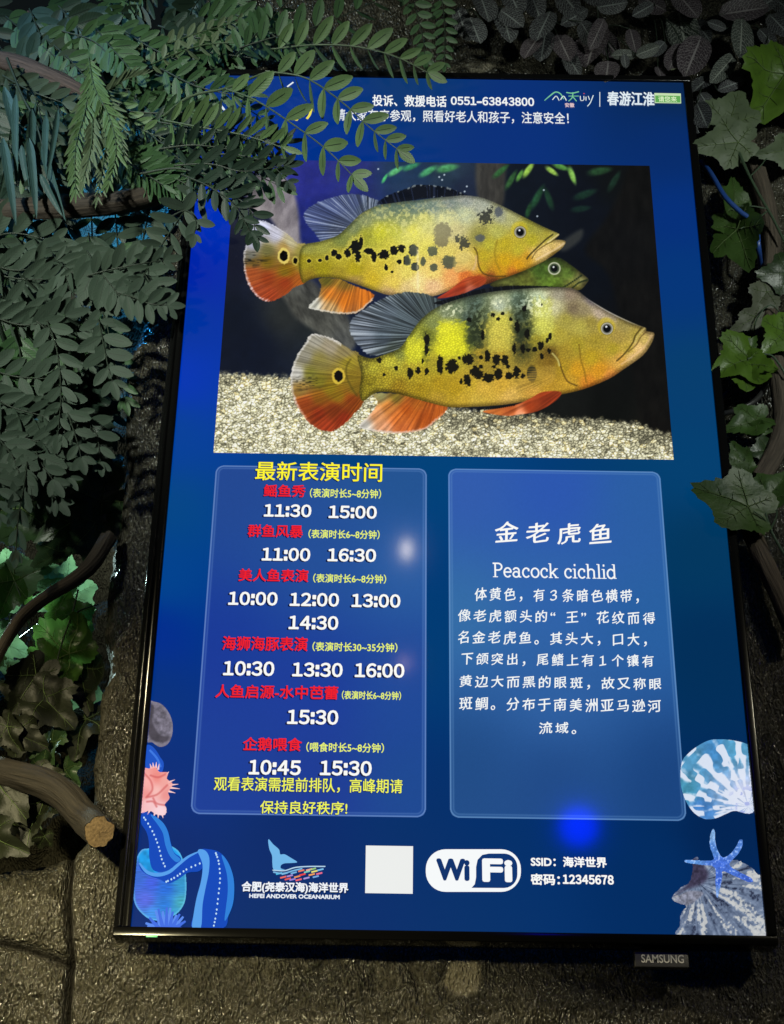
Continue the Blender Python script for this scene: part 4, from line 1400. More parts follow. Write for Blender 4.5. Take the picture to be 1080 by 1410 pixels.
    for x, y, w, h, col_, al in ((623, 467, 42, 48, (206, 204, 44), .75), (688, 458, 36, 54, (190, 180, 76), .6), (572, 482, 24, 38, (196, 194, 50), .65), (747, 436, 30, 52, (192, 192, 96), .55)):
        q = np.maximum(np.abs(PX - x) / (w * .5), np.abs(PY - y) / (h * .5)) + (fbm(PX * .3, PY * .3, 301, 3) - .5) * .7
        b2 = over(b2, np.array(col_) * (.86 + .2 * sstep(.05, .5, scl[1] - scl[0]))[..., None], sstep(1.1, .75, q) * al)
    b2 = over(b2, (226, 228, 190), sstep(.52, .62, mott) * (np.exp(-(((PX - 690) / 14) ** 2 + ((PY - 420) / 10) ** 2)) + np.exp(-(((PX - 742) / 18) ** 2 + ((PY - 418) / 14) ** 2)) + np.exp(-(((PX - 622) / 14) ** 2 + ((PY - 428) / 9) ** 2))) * .8)
    b2 = over(b2, (44, 52, 34), np.clip(sstep(.60, .44, mott) * (1.3 * np.exp(-(((PX - 657) / 14) ** 2 + ((PY - 452) / 38) ** 2)) + 1.3 * np.exp(-(((PX - 719) / 13) ** 2 + ((PY - 448) / 40) ** 2)) + np.exp(-(((PX - 588) / 5) ** 2 + ((PY - 477) / 18) ** 2)) * 1.2) * .85, 0, .95))
    dl = [(20, 460, 70, 60), (130, 562, 76, 54), (185, 540, 50, 66), (245, 550, 42, 44), (285, 530, 42, 66), (15, 575, 44, 62), (125, 440, 34, 66), (175, 462, 46, 66), (222, 464, 40, 60), (420, 385, 36, 54), (470, 335, 22, 40),
          (455, 358, 18, 28), (425, 445, 24, 38), (320, 400, 30, 50), (385, 405, 30, 30), (75, 545, 60, 46), (25, 242, 28, 28), (330, 180, 30, 36), (185, 238, 24, 24), (157, 215, 22, 26), (210, 208, 24, 20), (320, 552, 24, 34), (272, 400, 24, 60),
          (100, 330, 20, 60), (92, 450, 24, 30), (60, 505, 26, 26), (290, 280, 30, 70), (345, 320, 36, 50), (255, 240, 20, 24), (90, 500, 22, 22), (350, 410, 26, 22), (425, 160, 12, 18), (465, 412, 24, 34), (160, 500, 26, 24), (240, 500, 22, 24)]
    cl = [(930, 500, 76, 80), (865, 490, 34, 108), (700, 535, 34, 70), (745, 520, 30, 40), (790, 527, 28, 40), (1015, 575, 46, 70), (980, 582, 18, 32), (405, 570, 30, 26), (622, 508, 24, 28), (530, 465, 26, 36), (1060, 530, 60, 50), (790, 350, 34, 70), (790, 410, 24, 60), (770, 470, 16, 30), (557, 545, 20, 18), (972, 452, 18, 20)]
    lst = [(640 + x * .25, 380 + y * .25, w * .25, h * .25) for x, y, w, h in dl] + [(390 + x * .25, 380 + y * .25, w * .25, h * .25) for x, y, w, h in cl]
    f = blots(PX, PY, lst, 155, .45)
    b2 = over(b2, (18, 18, 14), sstep(1.06, .82, f) * .95)
    d = np.hypot((PX - 732.5) / 7.2, (PY - 515) / 11.5)
    b2 = over(b2, (34, 36, 30), sstep(1.1, .85, d) * (.72 + .28 * np.sin(PY * 1.9)))
    b2 = b2 * 1.12
    c = over(c, b2, m)
    c = over(c, pelvic[0], pelvic[1] * .96)
    c = curve(c, zD([(70, 736), (180, 728), (280, 712)]), (20, 16, 14), 1.5, .8)
    pf = zD([(500, 500), (480, 590), (380, 620), (290, 640), (300, 590), (400, 510)])
    m2, _ = shape(PX, PY, pf, 2.5)
    c = over(c, np.array([196, 160, 74]) * (.62 + .6 * rays(PX, PY, *zD([(520, 540)])[0], 40, 38))[..., None], m2 * .42)
    c = curve(c, zD([(974, 286), (940, 330), (925, 370), (880, 430), (836, 470)]), (78, 66, 26), 1.9, .8)
    c = curve(c, zD([(1000, 308), (968, 340), (945, 380), (900, 420)]), (104, 84, 46), 1.5, .7)
    c = curve(c, zD([(990, 290), (955, 330), (938, 368)]), (204, 186, 116), 1.7, .6)
    c = curve(c, zD([(1030, 330), (990, 390), (930, 440), (860, 490)]), (222, 184, 140), 2.2, .5)
    c = curve(c, zD([(486, 424), (520, 470), (536, 520), (566, 580), (620, 606)]), (88, 68, 24), 1.8, .75)
    c = curve(c, zD([(484, 428), (512, 462), (522, 496)]), (206, 196, 120), 1.9, .75)
    c = curve(c, zD([(630, 380), (640, 460), (660, 530), (670, 590)]), (116, 92, 26), 2.0, .55)
    c = curve(c, zC([(372, 460), (350, 500), (352, 560), (380, 620), (410, 664)]), (84, 76, 26), 2.2, .5)
    ex, ey = zC([(305, 552)])[0]
    d = np.hypot((PX - ex), (PY - ey) / 1.25) + (vnoise(PX * .5, PY * .5, 14) - .5) * 1.6
    c = over(c, (214, 186, 70), sstep(10, 8.2, d) * .9)
    c = over(c, (14, 12, 10), sstep(6.6, 5.6, d))
    c = eye(c, *zD([(784, 291)])[0], 1.02)
    c = over(c, (236, 232, 220), sstep(1.2, .2, np.abs(sd + .4)) * sstep(800, 830, PX) * sstep(455, 440, PY) * .5)
    c[..., 0] *= 1 - .15 * np.clip((c[..., 0] - 1.7 * c[..., 1]) / 60, 0, 1)
    gm_ = c.mean(-1, keepdims=True)
    c = gm_ + (c - gm_) * .97
    c = c * (1 + grain * .10)[..., None]
    c = np.where(c < 128, c * (.80 + .2 * c / 128), c * 1.0 + (c - 128) * .06)
    return np.clip(c, 4, 250), np.ones(PX.shape, bool)


# the photograph's four corners, a rectangle on the screen
q = pp([(318, 222), (896, 226), (926.5, 632), (301, 625)])
fx0, fx1 = (q[0, 0] + q[3, 0]) / 2, (q[1, 0] + q[2, 0]) / 2
fy1, fy0 = (q[0, 1] + q[1, 1]) / 2, (q[2, 1] + q[3, 1]) / 2
FX, FY = np.meshgrid(np.arange(fx0, fx1, 0.00078), np.arange(fy1, fy0, -0.00078))
fpx, fpy = to_px(FX, FY)
fc, fk = fish_picture(fpx, fpy)
masked_grid('fish_picture', FX, FY, fc, fk, 2)


# ================================================================== sea-life drawings in the lower corners
def z5(p):
    return [(180 + x * .241, 950 + y * .241) for x, y in p]


def z6(p):
    return [(920 + x * .2128, 1000 + y * .2128) for x, y in p]


def pebble(PX, PY):
    m, sd = shape(PX, PY, z5([(90, 80), (140, 70), (185, 90), (225, 145), (242, 210), (232, 275), (205, 315), (165, 325), (125, 300), (90, 280)]), .6)
    g = 70 + 86 * fbm(PX * .22, PY * .22, 5, 4)
    rim, _ = shape(PX, PY, z5([(60, 60), (130, 90), (125, 180), (165, 255), (235, 270), (222, 290), (170, 300), (110, 270)]), 2)
    c = np.stack([g * 1.0, g * .96, g * 1.08], -1)
    c = over(c, (62, 58, 66), rim * .75)
    c = over(c, (140, 134, 150), sstep(-5, -1, sd) * .5)
    return c, sd < .3


def coral(PX, PY):
    m, sd = shape(PX, PY, z5([(60, 470), (110, 450), (140, 440), (165, 470), (212, 474), (208, 510), (240, 540), (215, 585), (222, 620), (195, 655), (205, 680), (195, 715), (150, 712), (110, 690), (50, 690)]), .6)
    c = field(PX, PY, [(a * .241 + 180, b * .241 + 950, r, g, bb) for a, b, r, g, bb in ((100, 520, 250, 176, 172), (150, 500, 238, 140, 132), (150, 580, 248, 190, 184), (200, 520, 242, 168, 160), (200, 600, 236, 150, 146), (110, 640, 246, 200, 204), (170, 690, 248, 214, 220), (90, 600, 240, 150, 146))], 3, 10)
    for ln in ([(80, 480), (115, 520), (125, 570), (95, 610)], [(115, 490), (160, 500), (205, 480)], [(90, 615), (150, 600), (195, 560), (210, 545)], [(130, 620), (150, 650), (200, 660)], [(95, 640), (130, 640), (150, 670)]):
        dd = np.min([np.hypot(PX - u, PY - v) for u, v in smooth_poly(z5(ln), 10, False)], 0)
        c = over(c, (206, 92, 92), sstep(2.4, .4, dd) * .6)
    return c, sd < .3


painted('pebble_drawing', 196, 962, 242, 1032, .42, pebble, 3)
painted('coral_drawing', 188, 1050, 246, 1126, .42, coral, 4)
sp = []
for a, b in (((120, 450), (112, 425)), ((132, 445), (128, 418)), ((146, 445), (148, 415)), ((158, 455), (164, 425)), ((215, 530), (252, 515)), ((222, 545), (272, 540)), ((226, 560), (280, 566)), ((218, 580), (255, 590)),
             ((140, 705), (132, 728)), ((160, 708), (158, 732)), ((180, 708), (186, 732)), ((195, 690), (206, 700)), ((110, 690), (98, 712)), ((206, 484), (218, 470))):
    sp.append(('l', z5([a, b]), (250, 206, 204), 4, 3.2, [1, .15]))
drawing('coral_spines', sp)
drawing('blue_coral_drawing', [('p', smooth_poly(z5([(88, 330), (115, 318), (145, 345), (170, 385), (190, 420), (180, 470), (140, 470), (90, 470)]), 4).tolist(), (28, 84, 196), 3),
                               ('l', z5([(110, 345), (150, 390), (172, 440)]), (60, 120, 226), 3.5, 3)])


def jar(PX, PY):
    m, sd = shape(PX, PY, z5([(25, 1010), (60, 920), (120, 905), (200, 885), (260, 910), (295, 960), (316, 1060), (316, 1180), (290, 1250), (230, 1300), (150, 1318), (80, 1290), (20, 1200)]), .6, 6)
    c = field(PX, PY, [(a * .241 + 180, b * .241 + 950, r, g, bb) for a, b, r, g, bb in ((60, 1060, 60, 110, 214), (120, 1100, 66, 96, 222), (90, 1200, 86, 106, 222), (200, 1130, 40, 110, 222), (200, 1230, 46, 126, 224), (290, 1100, 52, 150, 204), (290, 1220, 70, 170, 190), (130, 1290, 70, 150, 236), (250, 1270, 60, 160, 206), (300, 1000, 44, 140, 190))], 3, 12)
    c = c * (.88 + .22 * vnoise(PX * .12, PY * 1.3, 6))[..., None]
    rim, _ = shape(PX, PY, z5([(45, 960), (80, 915), (190, 890), (265, 915), (292, 968), (240, 1010), (150, 1045), (70, 1030)]), .8, 6)
    c = over(c, np.array([30, 146, 216]) * (.9 + .25 * vnoise(PX * .2, PY * .2, 3))[..., None], rim)
    c = over(c, (110, 200, 240), sstep(-3.2, -.6, sd) * .6)
    return c, sd < .3


painted('jar_drawing', 180, 1160, 260, 1272, .42, jar, 3)
BL1, BL2, BL3 = (10, 72, 186), (86, 160, 236), (44, 128, 218)
eel = [('p', smooth_poly(z5([(70, 700), (130, 715), (185, 760), (215, 810), (232, 880), (250, 930), (290, 965), (250, 1010), (190, 1040), (130, 1030), (108, 960), (105, 870), (90, 810), (60, 760)]), 4).tolist(), BL1, 4),
       ('p', smooth_poly(z5([(115, 715), (150, 730), (190, 765), (215, 815), (230, 880), (250, 935), (285, 968), (262, 985), (225, 950), (200, 890), (185, 820), (155, 770)]), 4).tolist(), BL3, 4.5),
       ('p', smooth_poly(z5([(50, 985), (90, 1030), (150, 1050), (215, 1040), (265, 1000), (320, 955), (375, 928), (430, 915), (430, 980), (395, 1035), (330, 1045), (270, 1085), (215, 1108), (170, 1085), (110, 1065), (60, 1030)]), 4).tolist(), BL1, 5),
       ('l', z5([(52, 992), (95, 1042), (155, 1058), (220, 1042), (275, 998), (330, 955), (385, 928)]), BL2, 5.4, 4.2, [.5, 1, 1.2, 1.1, 1, .8, .4]),
       ('p', smooth_poly(z5([(400, 918), (450, 912), (510, 930), (555, 980), (582, 1050), (592, 1130), (586, 1220), (560, 1290), (530, 1362), (358, 1362), (360, 1290), (380, 1190), (405, 1090), (410, 1000)]), 4).tolist(), BL1, 5.5),
       ('p', smooth_poly(z5([(385, 920), (425, 918), (450, 960), (448, 1040), (430, 1130), (412, 1230), (402, 1362), (354, 1362), (360, 1290), (378, 1190), (404, 1090), (412, 1000)]), 4).tolist(), BL2, 6),
       ('p', smooth_poly(z5([(520, 945), (556, 985), (584, 1055), (593, 1130), (586, 1220), (560, 1290), (538, 1320), (545, 1250), (556, 1150), (550, 1050)]), 4).tolist(), BL3, 6)]
for ln, k in (([(78, 732), (110, 780), (140, 840), (162, 900), (178, 965), (198, 1012)], 14), ([(205, 1098), (260, 1070), (320, 1028), (400, 992)], 11), ([(488, 935), (505, 990), (512, 1080), (502, 1180), (490, 1280), (476, 1352)], 18)):
    qq = smooth_poly(z5(ln), 12, False)
    for i in np.linspace(0, len(qq) - 1, k).astype(int):
        x, y = qq[i]
        eel.append(('p', [(x + 1.3 * math.cos(t * math.pi / 3), y + 1.6 * math.sin(t * math.pi / 3)) for t in range(6)], (190, 226, 250), 7))
drawing('spotted_eel_drawing', eel)
an = []
for i, (a, b) in enumerate((((150, 1360), (90, 1335)), ((160, 1360), (110, 1305)), ((175, 1360), (145, 1265)), ((185, 1360), (160, 1255)), ((195, 1360), (185, 1270)), ((205, 1360), (208, 1248)), ((215, 1360), (228, 1250)), ((225, 1360), (242, 1272)),
                            ((232, 1360), (262, 1290)), ((240, 1360), (280, 1285)), ((250, 1360), (300, 1300)), ((258, 1360), (312, 1325)), ((140, 1360), (100, 1352)))):
    an.append(('l', z5([a, b]), (66, 110, 226) if i % 2 else (92, 140, 240), 7 + .1 * (i % 2), 5.5, [1, .5]))
an.append(('p', z5([(95, 1362), (120, 1335), (180, 1325), (250, 1330), (300, 1362)]), (52, 90, 206), 6.8))
drawing('anemone_drawing', an)


def scallop(PX, PY):
    m, sd = shape(PX, PY, z6([(90, 235), (130, 180), (200, 125), (270, 92), (340, 86), (430, 95), (520, 125), (545, 200), (560, 540), (430, 548), (380, 565), (310, 595), (245, 602), (180, 570), (130, 510), (95, 430), (80, 340)]), .6, 6)
    hx, hy = z6([(520, 520)])[0]
    th = np.arctan2(PY - hy, PX - hx)
    r = np.hypot(PX - hx, PY - hy)
    rib = .5 + .5 * np.sin(th * 21 + .8 * vnoise(r * .1, th * 3, 4))
    n = fbm(PX * .14, PY * .14, 9, 3)
    c = field(PX, PY, [(950, 1040, 84, 150, 190), (985, 1035, 70, 138, 196), (1010, 1030, 86, 160, 200), (945, 1090, 70, 146, 176), (965, 1115, 70, 130, 200), (1000, 1090, 130, 170, 214), (1020, 1090, 200, 208, 236)], 3, 20)
    net = sstep(.42, .62, rib * .5 + sstep(.45, .6, vnoise(th * 8, r * .09, 12)) * .42 + .18 * (n - .5) + .34 * sstep(55, 12, r))
    c = over(c * (.78 + .4 * n)[..., None], (226, 232, 246), net * .92)
    c = over(c, (148, 160, 222), sstep(.55, .7, n) * sstep(40, 15, r) * .7)
    return c, sd < .3


def oyster(PX, PY):
    m, sd = shape(PX, PY, z6([(160, 870), (190, 845), (205, 880), (300, 880), (400, 865), (470, 878), (540, 920), (580, 960), (620, 1000), (660, 1360), (90, 1360), (80, 1290), (85, 1210), (120, 1165), (45, 1135), (30, 1100), (80, 1050), (140, 1010), (160, 930)]), .6, 5, 2.0, 5)
    hx, hy = z6([(190, 1010)])[0]
    th = np.arctan2(PY - hy, PX - hx)
    r = np.hypot(PX - hx, PY - hy)
    rib = vnoise(th * 11 + 20, r * .025, 33)
    rib2 = vnoise(th * 30 + 20, r * .05, 34)
    n = fbm(PX * .3, PY * .3, 21, 3)
    t = .30 * rib + .3 * rib2 + .35 * n
    c = np.stack([34 + t * 150, 46 + t * 156, 70 + t * 160], -1)
    c = over(c, (216, 214, 206), sstep(.58, .70, rib * .6 + n * .42) * sstep(12, 40, r) * .75)
    c = over(c, (26, 30, 52), sstep(.34, .2, rib * .6 + n * .4) * .7)
    top, _ = shape(PX, PY, z6([(150, 860), (215, 880), (260, 960), (220, 1020), (110, 1060), (40, 1100), (130, 1010)]), 4)
    c = over(c, np.array([56, 50, 72]) * (.7 + .6 * n)[..., None], top * .9)
    hinge, _ = shape(PX, PY, z6([(40, 1130), (100, 1080), (160, 1065), (228, 1080), (180, 1130), (120, 1160)]), 1.5)
    c = over(c, np.array([128, 130, 146]) * (.6 + .8 * n)[..., None], hinge * .9)
    return c, sd < .4


painted('scallop_drawing', 935, 1015, 1046, 1130, .42, scallop, 3)
painted('oyster_drawing', 924, 1176, 1062, 1292, .42, oyster, 3)


def starfish(PX, PY):
    pts = [(290, 668), (303, 690), (305, 745), (318, 800), (350, 850), (400, 830), (440, 780), (462, 738), (480, 740), (480, 775), (450, 830), (395, 895), (450, 940), (530, 980), (548, 1005), (520, 1010), (440, 975), (355, 940), (350, 970), (338, 1040), (322, 1105), (312, 1100), (306, 1020), (300, 915), (220, 900), (120, 885), (110, 868), (160, 868), (285, 870), (288, 830), (270, 780), (272, 710)]
    m, sd = shape(PX, PY, z6(pts), .5, 4)
    n = fbm(PX * .4, PY * .4, 61, 3)
    c = field(PX, PY, [(x * .2128 + 920, y * .2128 + 1000, r, g, b) for x, y, r, g, b in ((290, 700, 130, 176, 226), (300, 800, 84, 136, 214), (330, 900, 70, 112, 216), (460, 770, 84, 132, 214), (150, 876, 96, 150, 222), (520, 995, 66, 104, 206), (320, 1080, 120, 160, 226), (330, 1000, 62, 104, 210))], 3, 6)
    c = c * (.72 + .56 * n)[..., None]
    c = over(c, (186, 208, 240), sstep(.6, .72, n) * .6)
    return c, sd < .2


painted('starfish_drawing', 942, 1138, 1038, 1240, .5, starfish, 6)

# the maker's tag below the frame
tx0, ty0 = px_plane(874.5, 1331.5, -0.012)
tx1, ty1 = px_plane(948, 1309.5, -0.012)
plate = box_mesh('name_plate', float(tx0), float(tx1), float(ty0), float(ty1), -0.024, -0.012, plain('tag_plastic', (0.05, 0.05, 0.045), 0.4, bump=.1, scale=700), tv, 0.0012)
box_mesh('plate_stem', float(tx0) + .012, float(tx1) - .012, float(ty1) - .001, -HH - 0.0095, -0.026, -0.016, BLACKM, tv)


def solid_text(body, x0, y0, x1, y1, d, m, bold, parent):
    V, F = text_geo(body, bold)
    lo, hi = V.min(0), V.max(0)
    ax, ay = px_plane(x0, y1, d)
    bx, by = px_plane(x1, y0, d)
    Q = (V - lo) / (hi - lo) * np.array([bx - ax, by - ay]) + np.array([ax, ay])
    me = bpy.data.meshes.new('lettering')
    me.from_pydata([tuple(W3(x, y, d)) for x, y in Q], [], F)
    me.materials.append(m)
    o = bpy.data.objects.new('lettering', me)
    COL.objects.link(o)
    return attach(o, parent)


solid_text('SAMSUNG', 883.5, 1314.8, 941.5, 1325.6, -0.0116, plain('silver_print', (0.85, 0.84, 0.76), 0.4), 0.018, plate)


# ================================================================== leaves
def wprof(kind, t):
    if kind == 'oval':
        return max(0.0, math.sin(math.pi * min(1, t * .97 + .015)) ** .62)
    if kind == 'lance':
        return max(0.0, (math.sin(math.pi * t ** .75)) ** .9)
    if kind == 'ovate':
        return max(0.0, 1.42 * (t ** .5) * (1 - t) ** .62 * (1 + .25 * t))
    if kind == 'strap':
        return max(0.0, min(1, 6 * t + .15) * (1 - t ** 3) ** .8)
    return 1


def leaf(mb, base, direc, nrm, ln, w, kind='oval', curl=0.12, fold=0.10, mi=0, nu=7, nv=4, wave=0.0):
    """one blade: base point, direction, facing normal"""
    d = Vector(direc).normalized()
    n = Vector(nrm)
    n = (n - d * n.dot(d))
    if n.length < 1e-4:
        n = d.orthogonal()
    n.normalize()
    s = d.cross(n)
    pts, uvs = [], []
    ph = rnd.random() * 6
    for i in range(nu + 1):
        t = i / nu
        wd = w * .5 * wprof(kind, t) + w * .015
        c = base + d * (ln * (t - .10 * curl * t * t)) - n * (ln * curl * t * t)
        r, ru = [], []
        for j in range(-nv // 2, nv // 2 + 1):
            u = j / (nv / 2)
            z = fold * wd * (abs(u) - .45) + wave * ln * math.sin(t * 9 + ph + u * 2) * abs(u)
            r.append(c + s * (wd * u) + n * z)
            ru.append((u, t))
        pts.append(r)
        uvs.append(ru)
    mb.grid(pts, uvs, mi)


def tube(mb, pts, rad, mi=0, n=6, lump=0.0, vscale=6.0):
    """pts: world points; rad: radius or list along the way"""
    pts = [Vector(p) for p in pts]
    k = len(pts)
    R = [rad] * k if not isinstance(rad, (list, tuple)) else [np.interp(i / (k - 1), np.linspace(0, 1, len(rad)), rad) for i in range(k)]
    up = Vector((0.3, -1, 0.2)).normalized()
    rows, uvs = [], []
    dist = 0
    for i in range(k):
        t = (pts[min(i + 1, k - 1)] - pts[max(i - 1, 0)]).normalized()
        a = (up - t * up.dot(t)).normalized()
        b = t.cross(a)
        if i:
            dist += (pts[i] - pts[i - 1]).length
        row, ru = [], []
        for j in range(n + 1):
            th = 2 * math.pi * (j % n) / n
            rr = R[i]
            if lump:
                q = np.array([dist * 30 + 7.1 * math.cos(th), 3.3 * math.sin(th) + dist * 9])
                rr *= 1 + lump * (float(fbm(np.array([q[0] * .5]), np.array([q[1]]), 13, 3)[0]) - .5) * 2
            row.append(pts[i] + (a * math.cos(th) + b * math.sin(th)) * rr)
            ru.append((j / n, dist * vscale))
        rows.append(row)
        uvs.append(ru)
    mb.grid(rows, uvs, mi)
    return rows


GREENS = {
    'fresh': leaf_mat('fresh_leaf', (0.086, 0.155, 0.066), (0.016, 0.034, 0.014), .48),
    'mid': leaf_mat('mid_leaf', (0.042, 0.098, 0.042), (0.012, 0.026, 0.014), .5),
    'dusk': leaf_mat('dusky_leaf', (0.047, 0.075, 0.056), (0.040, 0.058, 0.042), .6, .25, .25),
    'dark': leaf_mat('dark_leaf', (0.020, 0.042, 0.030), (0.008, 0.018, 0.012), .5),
    'blue': leaf_mat('blue_green_leaf', (0.036, 0.082, 0.084), (0.02, 0.05, 0.045), .5),
    'pale': leaf_mat('pale_leaf', (0.105, 0.150, 0.090), (0.05, 0.08, 0.04), .55),
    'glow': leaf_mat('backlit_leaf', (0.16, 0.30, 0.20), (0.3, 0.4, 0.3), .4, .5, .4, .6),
    'lush': leaf_mat('lush_leaf', (0.060, 0.165, 0.034), (0.12, 0.24, 0.07), .32, .45, .5, .3),
}
STEM = plain('green_stem', (0.052, 0.085, 0.040), .5, .4, bump=.2, scale=300, var=.3)
STEMD = plain('dark_stem', (0.022, 0.034, 0.022), .55, .4, bump=.2, scale=300, var=.3)
PXM = 0.00083
CAMW = W3(*CC)


def px_curve(ctrl, n):
    return catmull([P(*c) for c in ctrl], n)


def frond(parent, ctrl, pairs, ln, wr=.42, mat='fresh', rollu=0.15, rolld=0.9, ang=58, start=.12, droop=.15, tip=True, shape='oval', sag=0.0, stem_r=.0011, name='frond', jit=.12, taper=.45):
    """pinnate frond: rib along ctrl (px, py, depth), leaf pairs; leaf length in photo px"""
    rib = px_curve(ctrl, 40)
    mb = MB()
    tube(mb, rib, [stem_r * 1.25, stem_r, stem_r * .6], 1, 5)
    for i in range(pairs):
        t = start + (1 - start) * (i / max(1, pairs - 1)) * .985
        k = t * 39
        a = min(int(k), 38)
        base = rib[a].lerp(rib[a + 1], k - a)
        tan = (rib[min(a + 2, 39)] - rib[max(a - 1, 0)]).normalized()
        view = (CAMW - base).normalized()
        side = view.cross(tan).normalized()
        size = (1 - taper * t ** 2.2) * (.72 + .28 * min(1, t * 5))
        for sg in (1, -1):
            up = side.z * sg + side.x * .35 * sg > 0
            roll = (rollu if up else rolld) + rnd.uniform(-.18, .18)
            th = math.radians(ang * (1 - .25 * t) + rnd.uniform(-6, 6))
            d = tan * math.cos(th) + side * sg * math.sin(th)
            d = d + view * rnd.uniform(-.15, .22) - Vector((0, 0, 1)) * droop * (1.0 if not up else .4)
            nr = view + side * sg * (-roll if up else roll) * .9 + tan * rnd.uniform(-.2, .2)
            if not up:
                nr = view * math.cos(rolld) + Vector((0, 0, 1)).cross(d).normalized() * math.sin(rolld)
            L_ = ln * PXM * size * rnd.uniform(1 - jit, 1 + jit)
            leaf(mb, base + d.normalized() * .0012, d, nr, L_, L_ * wr * rnd.uniform(.9, 1.1), shape, rnd.uniform(.02, .16), rnd.uniform(.05, .3))
    if tip:
        tan = (rib[-1] - rib[-4]).normalized()
        view = (CAMW - rib[-1]).normalized()
        leaf(mb, rib[-1], tan, view, ln * PXM * (1 - taper) * 1.25, ln * PXM * (1 - taper) * 1.25 * wr, shape, .1, .15)
    return mb.build(name, [GREENS[mat], STEM if mat in ('fresh', 'pale', 'lush') else STEMD], parent)


def stem_part(parent, ctrl, r, mat=None, name='stem'):
    mb = MB()
    tube(mb, px_curve(ctrl, 24), r, 0, 6)
    return mb.build(name, mat or STEM, parent)


def plant(name, label, at, cat='plant', group=None):
    return tag(empty(name, P(*at)), label, cat, group)


# ---------------------------------------------------------------- sprays hanging over the screen's upper left corner
s1 = plant('leafy_spray', 'fresh green forked spray whose two long fronds cross the top left of the blue screen', (250, 135, .06), 'foliage')
stem_part(s1, [(225, 160, .04), (262, 133, .055), (310, 122, .06), (345, 108, .065), (372, 98, .07)], [.0022, .0018])
frond(s1, [(366, 98, .07), (420, 107, .075), (468, 138, .085), (510, 176, .09), (548, 206, .09)], 10, 53, .42, 'fresh', .1, 1.0, 62, .08, .22)
frond(s1, [(310, 122, .06), (352, 138, .07), (402, 170, .08), (450, 206, .09), (486, 242, .09)], 8, 54, .42, 'fresh', .1, 1.0, 62, .06, .22)
s1b = plant('leafy_spray', 'short green frond with upright leaf pairs just below the forked spray', (235, 170, .05), 'foliage')
frond(s1b, [(228, 166, .05), (280, 176, .06), (335, 186, .065), (390, 203, .07)], 11, 50, .30, 'fresh', .5, .8, 72, .05, .1)
s2 = plant('leafy_spray', 'green spray arching along the upper edge of the screen to the phone number', (300, 60, .05), 'foliage')
frond(s2, [(372, 68, .05), (430, 62, .06), (490, 64, .07), (545, 78, .08), (590, 100, .085)], 10, 54, .40, 'fresh', .25, .85, 60, .05, .2)
frond(s2, [(330, 66, .05), (375, 52, .06), (430, 38, .065), (490, 14, .07), (540, -10, .07)], 9, 48, .42, 'mid', .2, .8, 62, .05, .2)
frond(s2, [(325, 76, .045), (348, 52, .05), (372, 28, .055), (402, -6, .06)], 7, 40, .42, 'mid', .35, .7, 60, .1, .15)
s3 = plant('leafy_spray', 'pair of green fronds hanging straight down in front of the wall above the screen', (585, -20, .03), 'foliage')
frond(s3, [(562, -30, .03), (572, 10, .035), (582, 50, .04), (586, 84, .045)], 9, 31, .42, 'mid', .3, .5, 62, .05, .25, stem_r=.0008)
frond(s3, [(602, -30, .03), (610, 10, .035), (613, 50, .04), (612, 88, .045)], 10, 27, .42, 'mid', .3, .5, 64, .05, .25, stem_r=.0008)
s4 = plant('leafy_spray', 'near black green spray drooping over the top left corner of the fish picture', (215, 225, .04), 'foliage')
stem_part(s4, [(190, 240, .03), (240, 232, .05), (285, 240, .06)], [.0018, .0014], STEMD)
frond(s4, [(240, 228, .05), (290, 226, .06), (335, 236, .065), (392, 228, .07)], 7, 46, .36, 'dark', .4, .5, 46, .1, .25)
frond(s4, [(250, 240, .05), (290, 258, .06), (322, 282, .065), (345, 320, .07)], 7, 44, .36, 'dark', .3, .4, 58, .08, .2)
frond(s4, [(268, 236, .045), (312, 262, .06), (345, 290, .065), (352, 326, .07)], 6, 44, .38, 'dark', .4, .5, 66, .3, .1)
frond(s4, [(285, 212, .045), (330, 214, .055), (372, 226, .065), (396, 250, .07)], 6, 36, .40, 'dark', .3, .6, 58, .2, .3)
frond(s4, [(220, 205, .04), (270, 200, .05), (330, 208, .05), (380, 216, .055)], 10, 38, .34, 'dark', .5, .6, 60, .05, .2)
s5 = plant('leafy_spray', 'dusky frond with ladder like leaf pairs beside the left edge of the screen', (290, 260, .03), 'foliage')
frond(s5, [(300, 250, .03), (262, 282, .04), (236, 318, .045), (214, 352, .05), (196, 384, .05)], 9, 46, .34, 'dusk', .5, .5, 70, .05, .05, tip=False)
frond(s5, [(232, 300, .03), (256, 290, .045), (270, 305, .05), (268, 322, .05)], 3, 38, .44, 'dusk', .2, .2, 55, .3, .1)
s6 = plant('leafy_spray', 'dusky frond with broad leaf tips standing against the black frame', (180, 350, .03), 'foliage')
frond(s6, [(168, 352, .03), (190, 366, .04), (208, 392, .05), (218, 410, .05)], 6, 46, .40, 'dusk', .2, .3, 62, .1, .0)
frond(s6, [(150, 400, .03), (180, 408, .04), (206, 418, .05), (230, 420, .05)], 6, 42, .40, 'dusk', .2, .3, 62, .1, .15)
frond(s6, [(120, 380, .03), (150, 372, .04), (190, 364, .05), (226, 358, .05)], 7, 44, .40, 'dusk', .3, .4, 60, .1, .1)
s7 = plant('leafy_spray', 'grey green frond with plump leaves hanging lowest beside the dark gap', (140, 420, .03), 'foliage')
frond(s7, [(136, 440, .03), (142, 470, .04), (148, 500, .05), (155, 525, .05)], 5, 48, .40, 'dusk', .1, .2, 66, .02, .05)
frond(s7, [(75, 520, .03), (90, 560, .04), (104, 600, .05), (112, 630, .05)], 6, 42, .44, 'dusk', .1, .3, 62, .02, .1)
frond(s7, [(60, 430, .03), (78, 480, .04), (84, 540, .045), (80, 600, .05)], 9, 44, .40, 'dusk', .3, .4, 54, .02, .2)
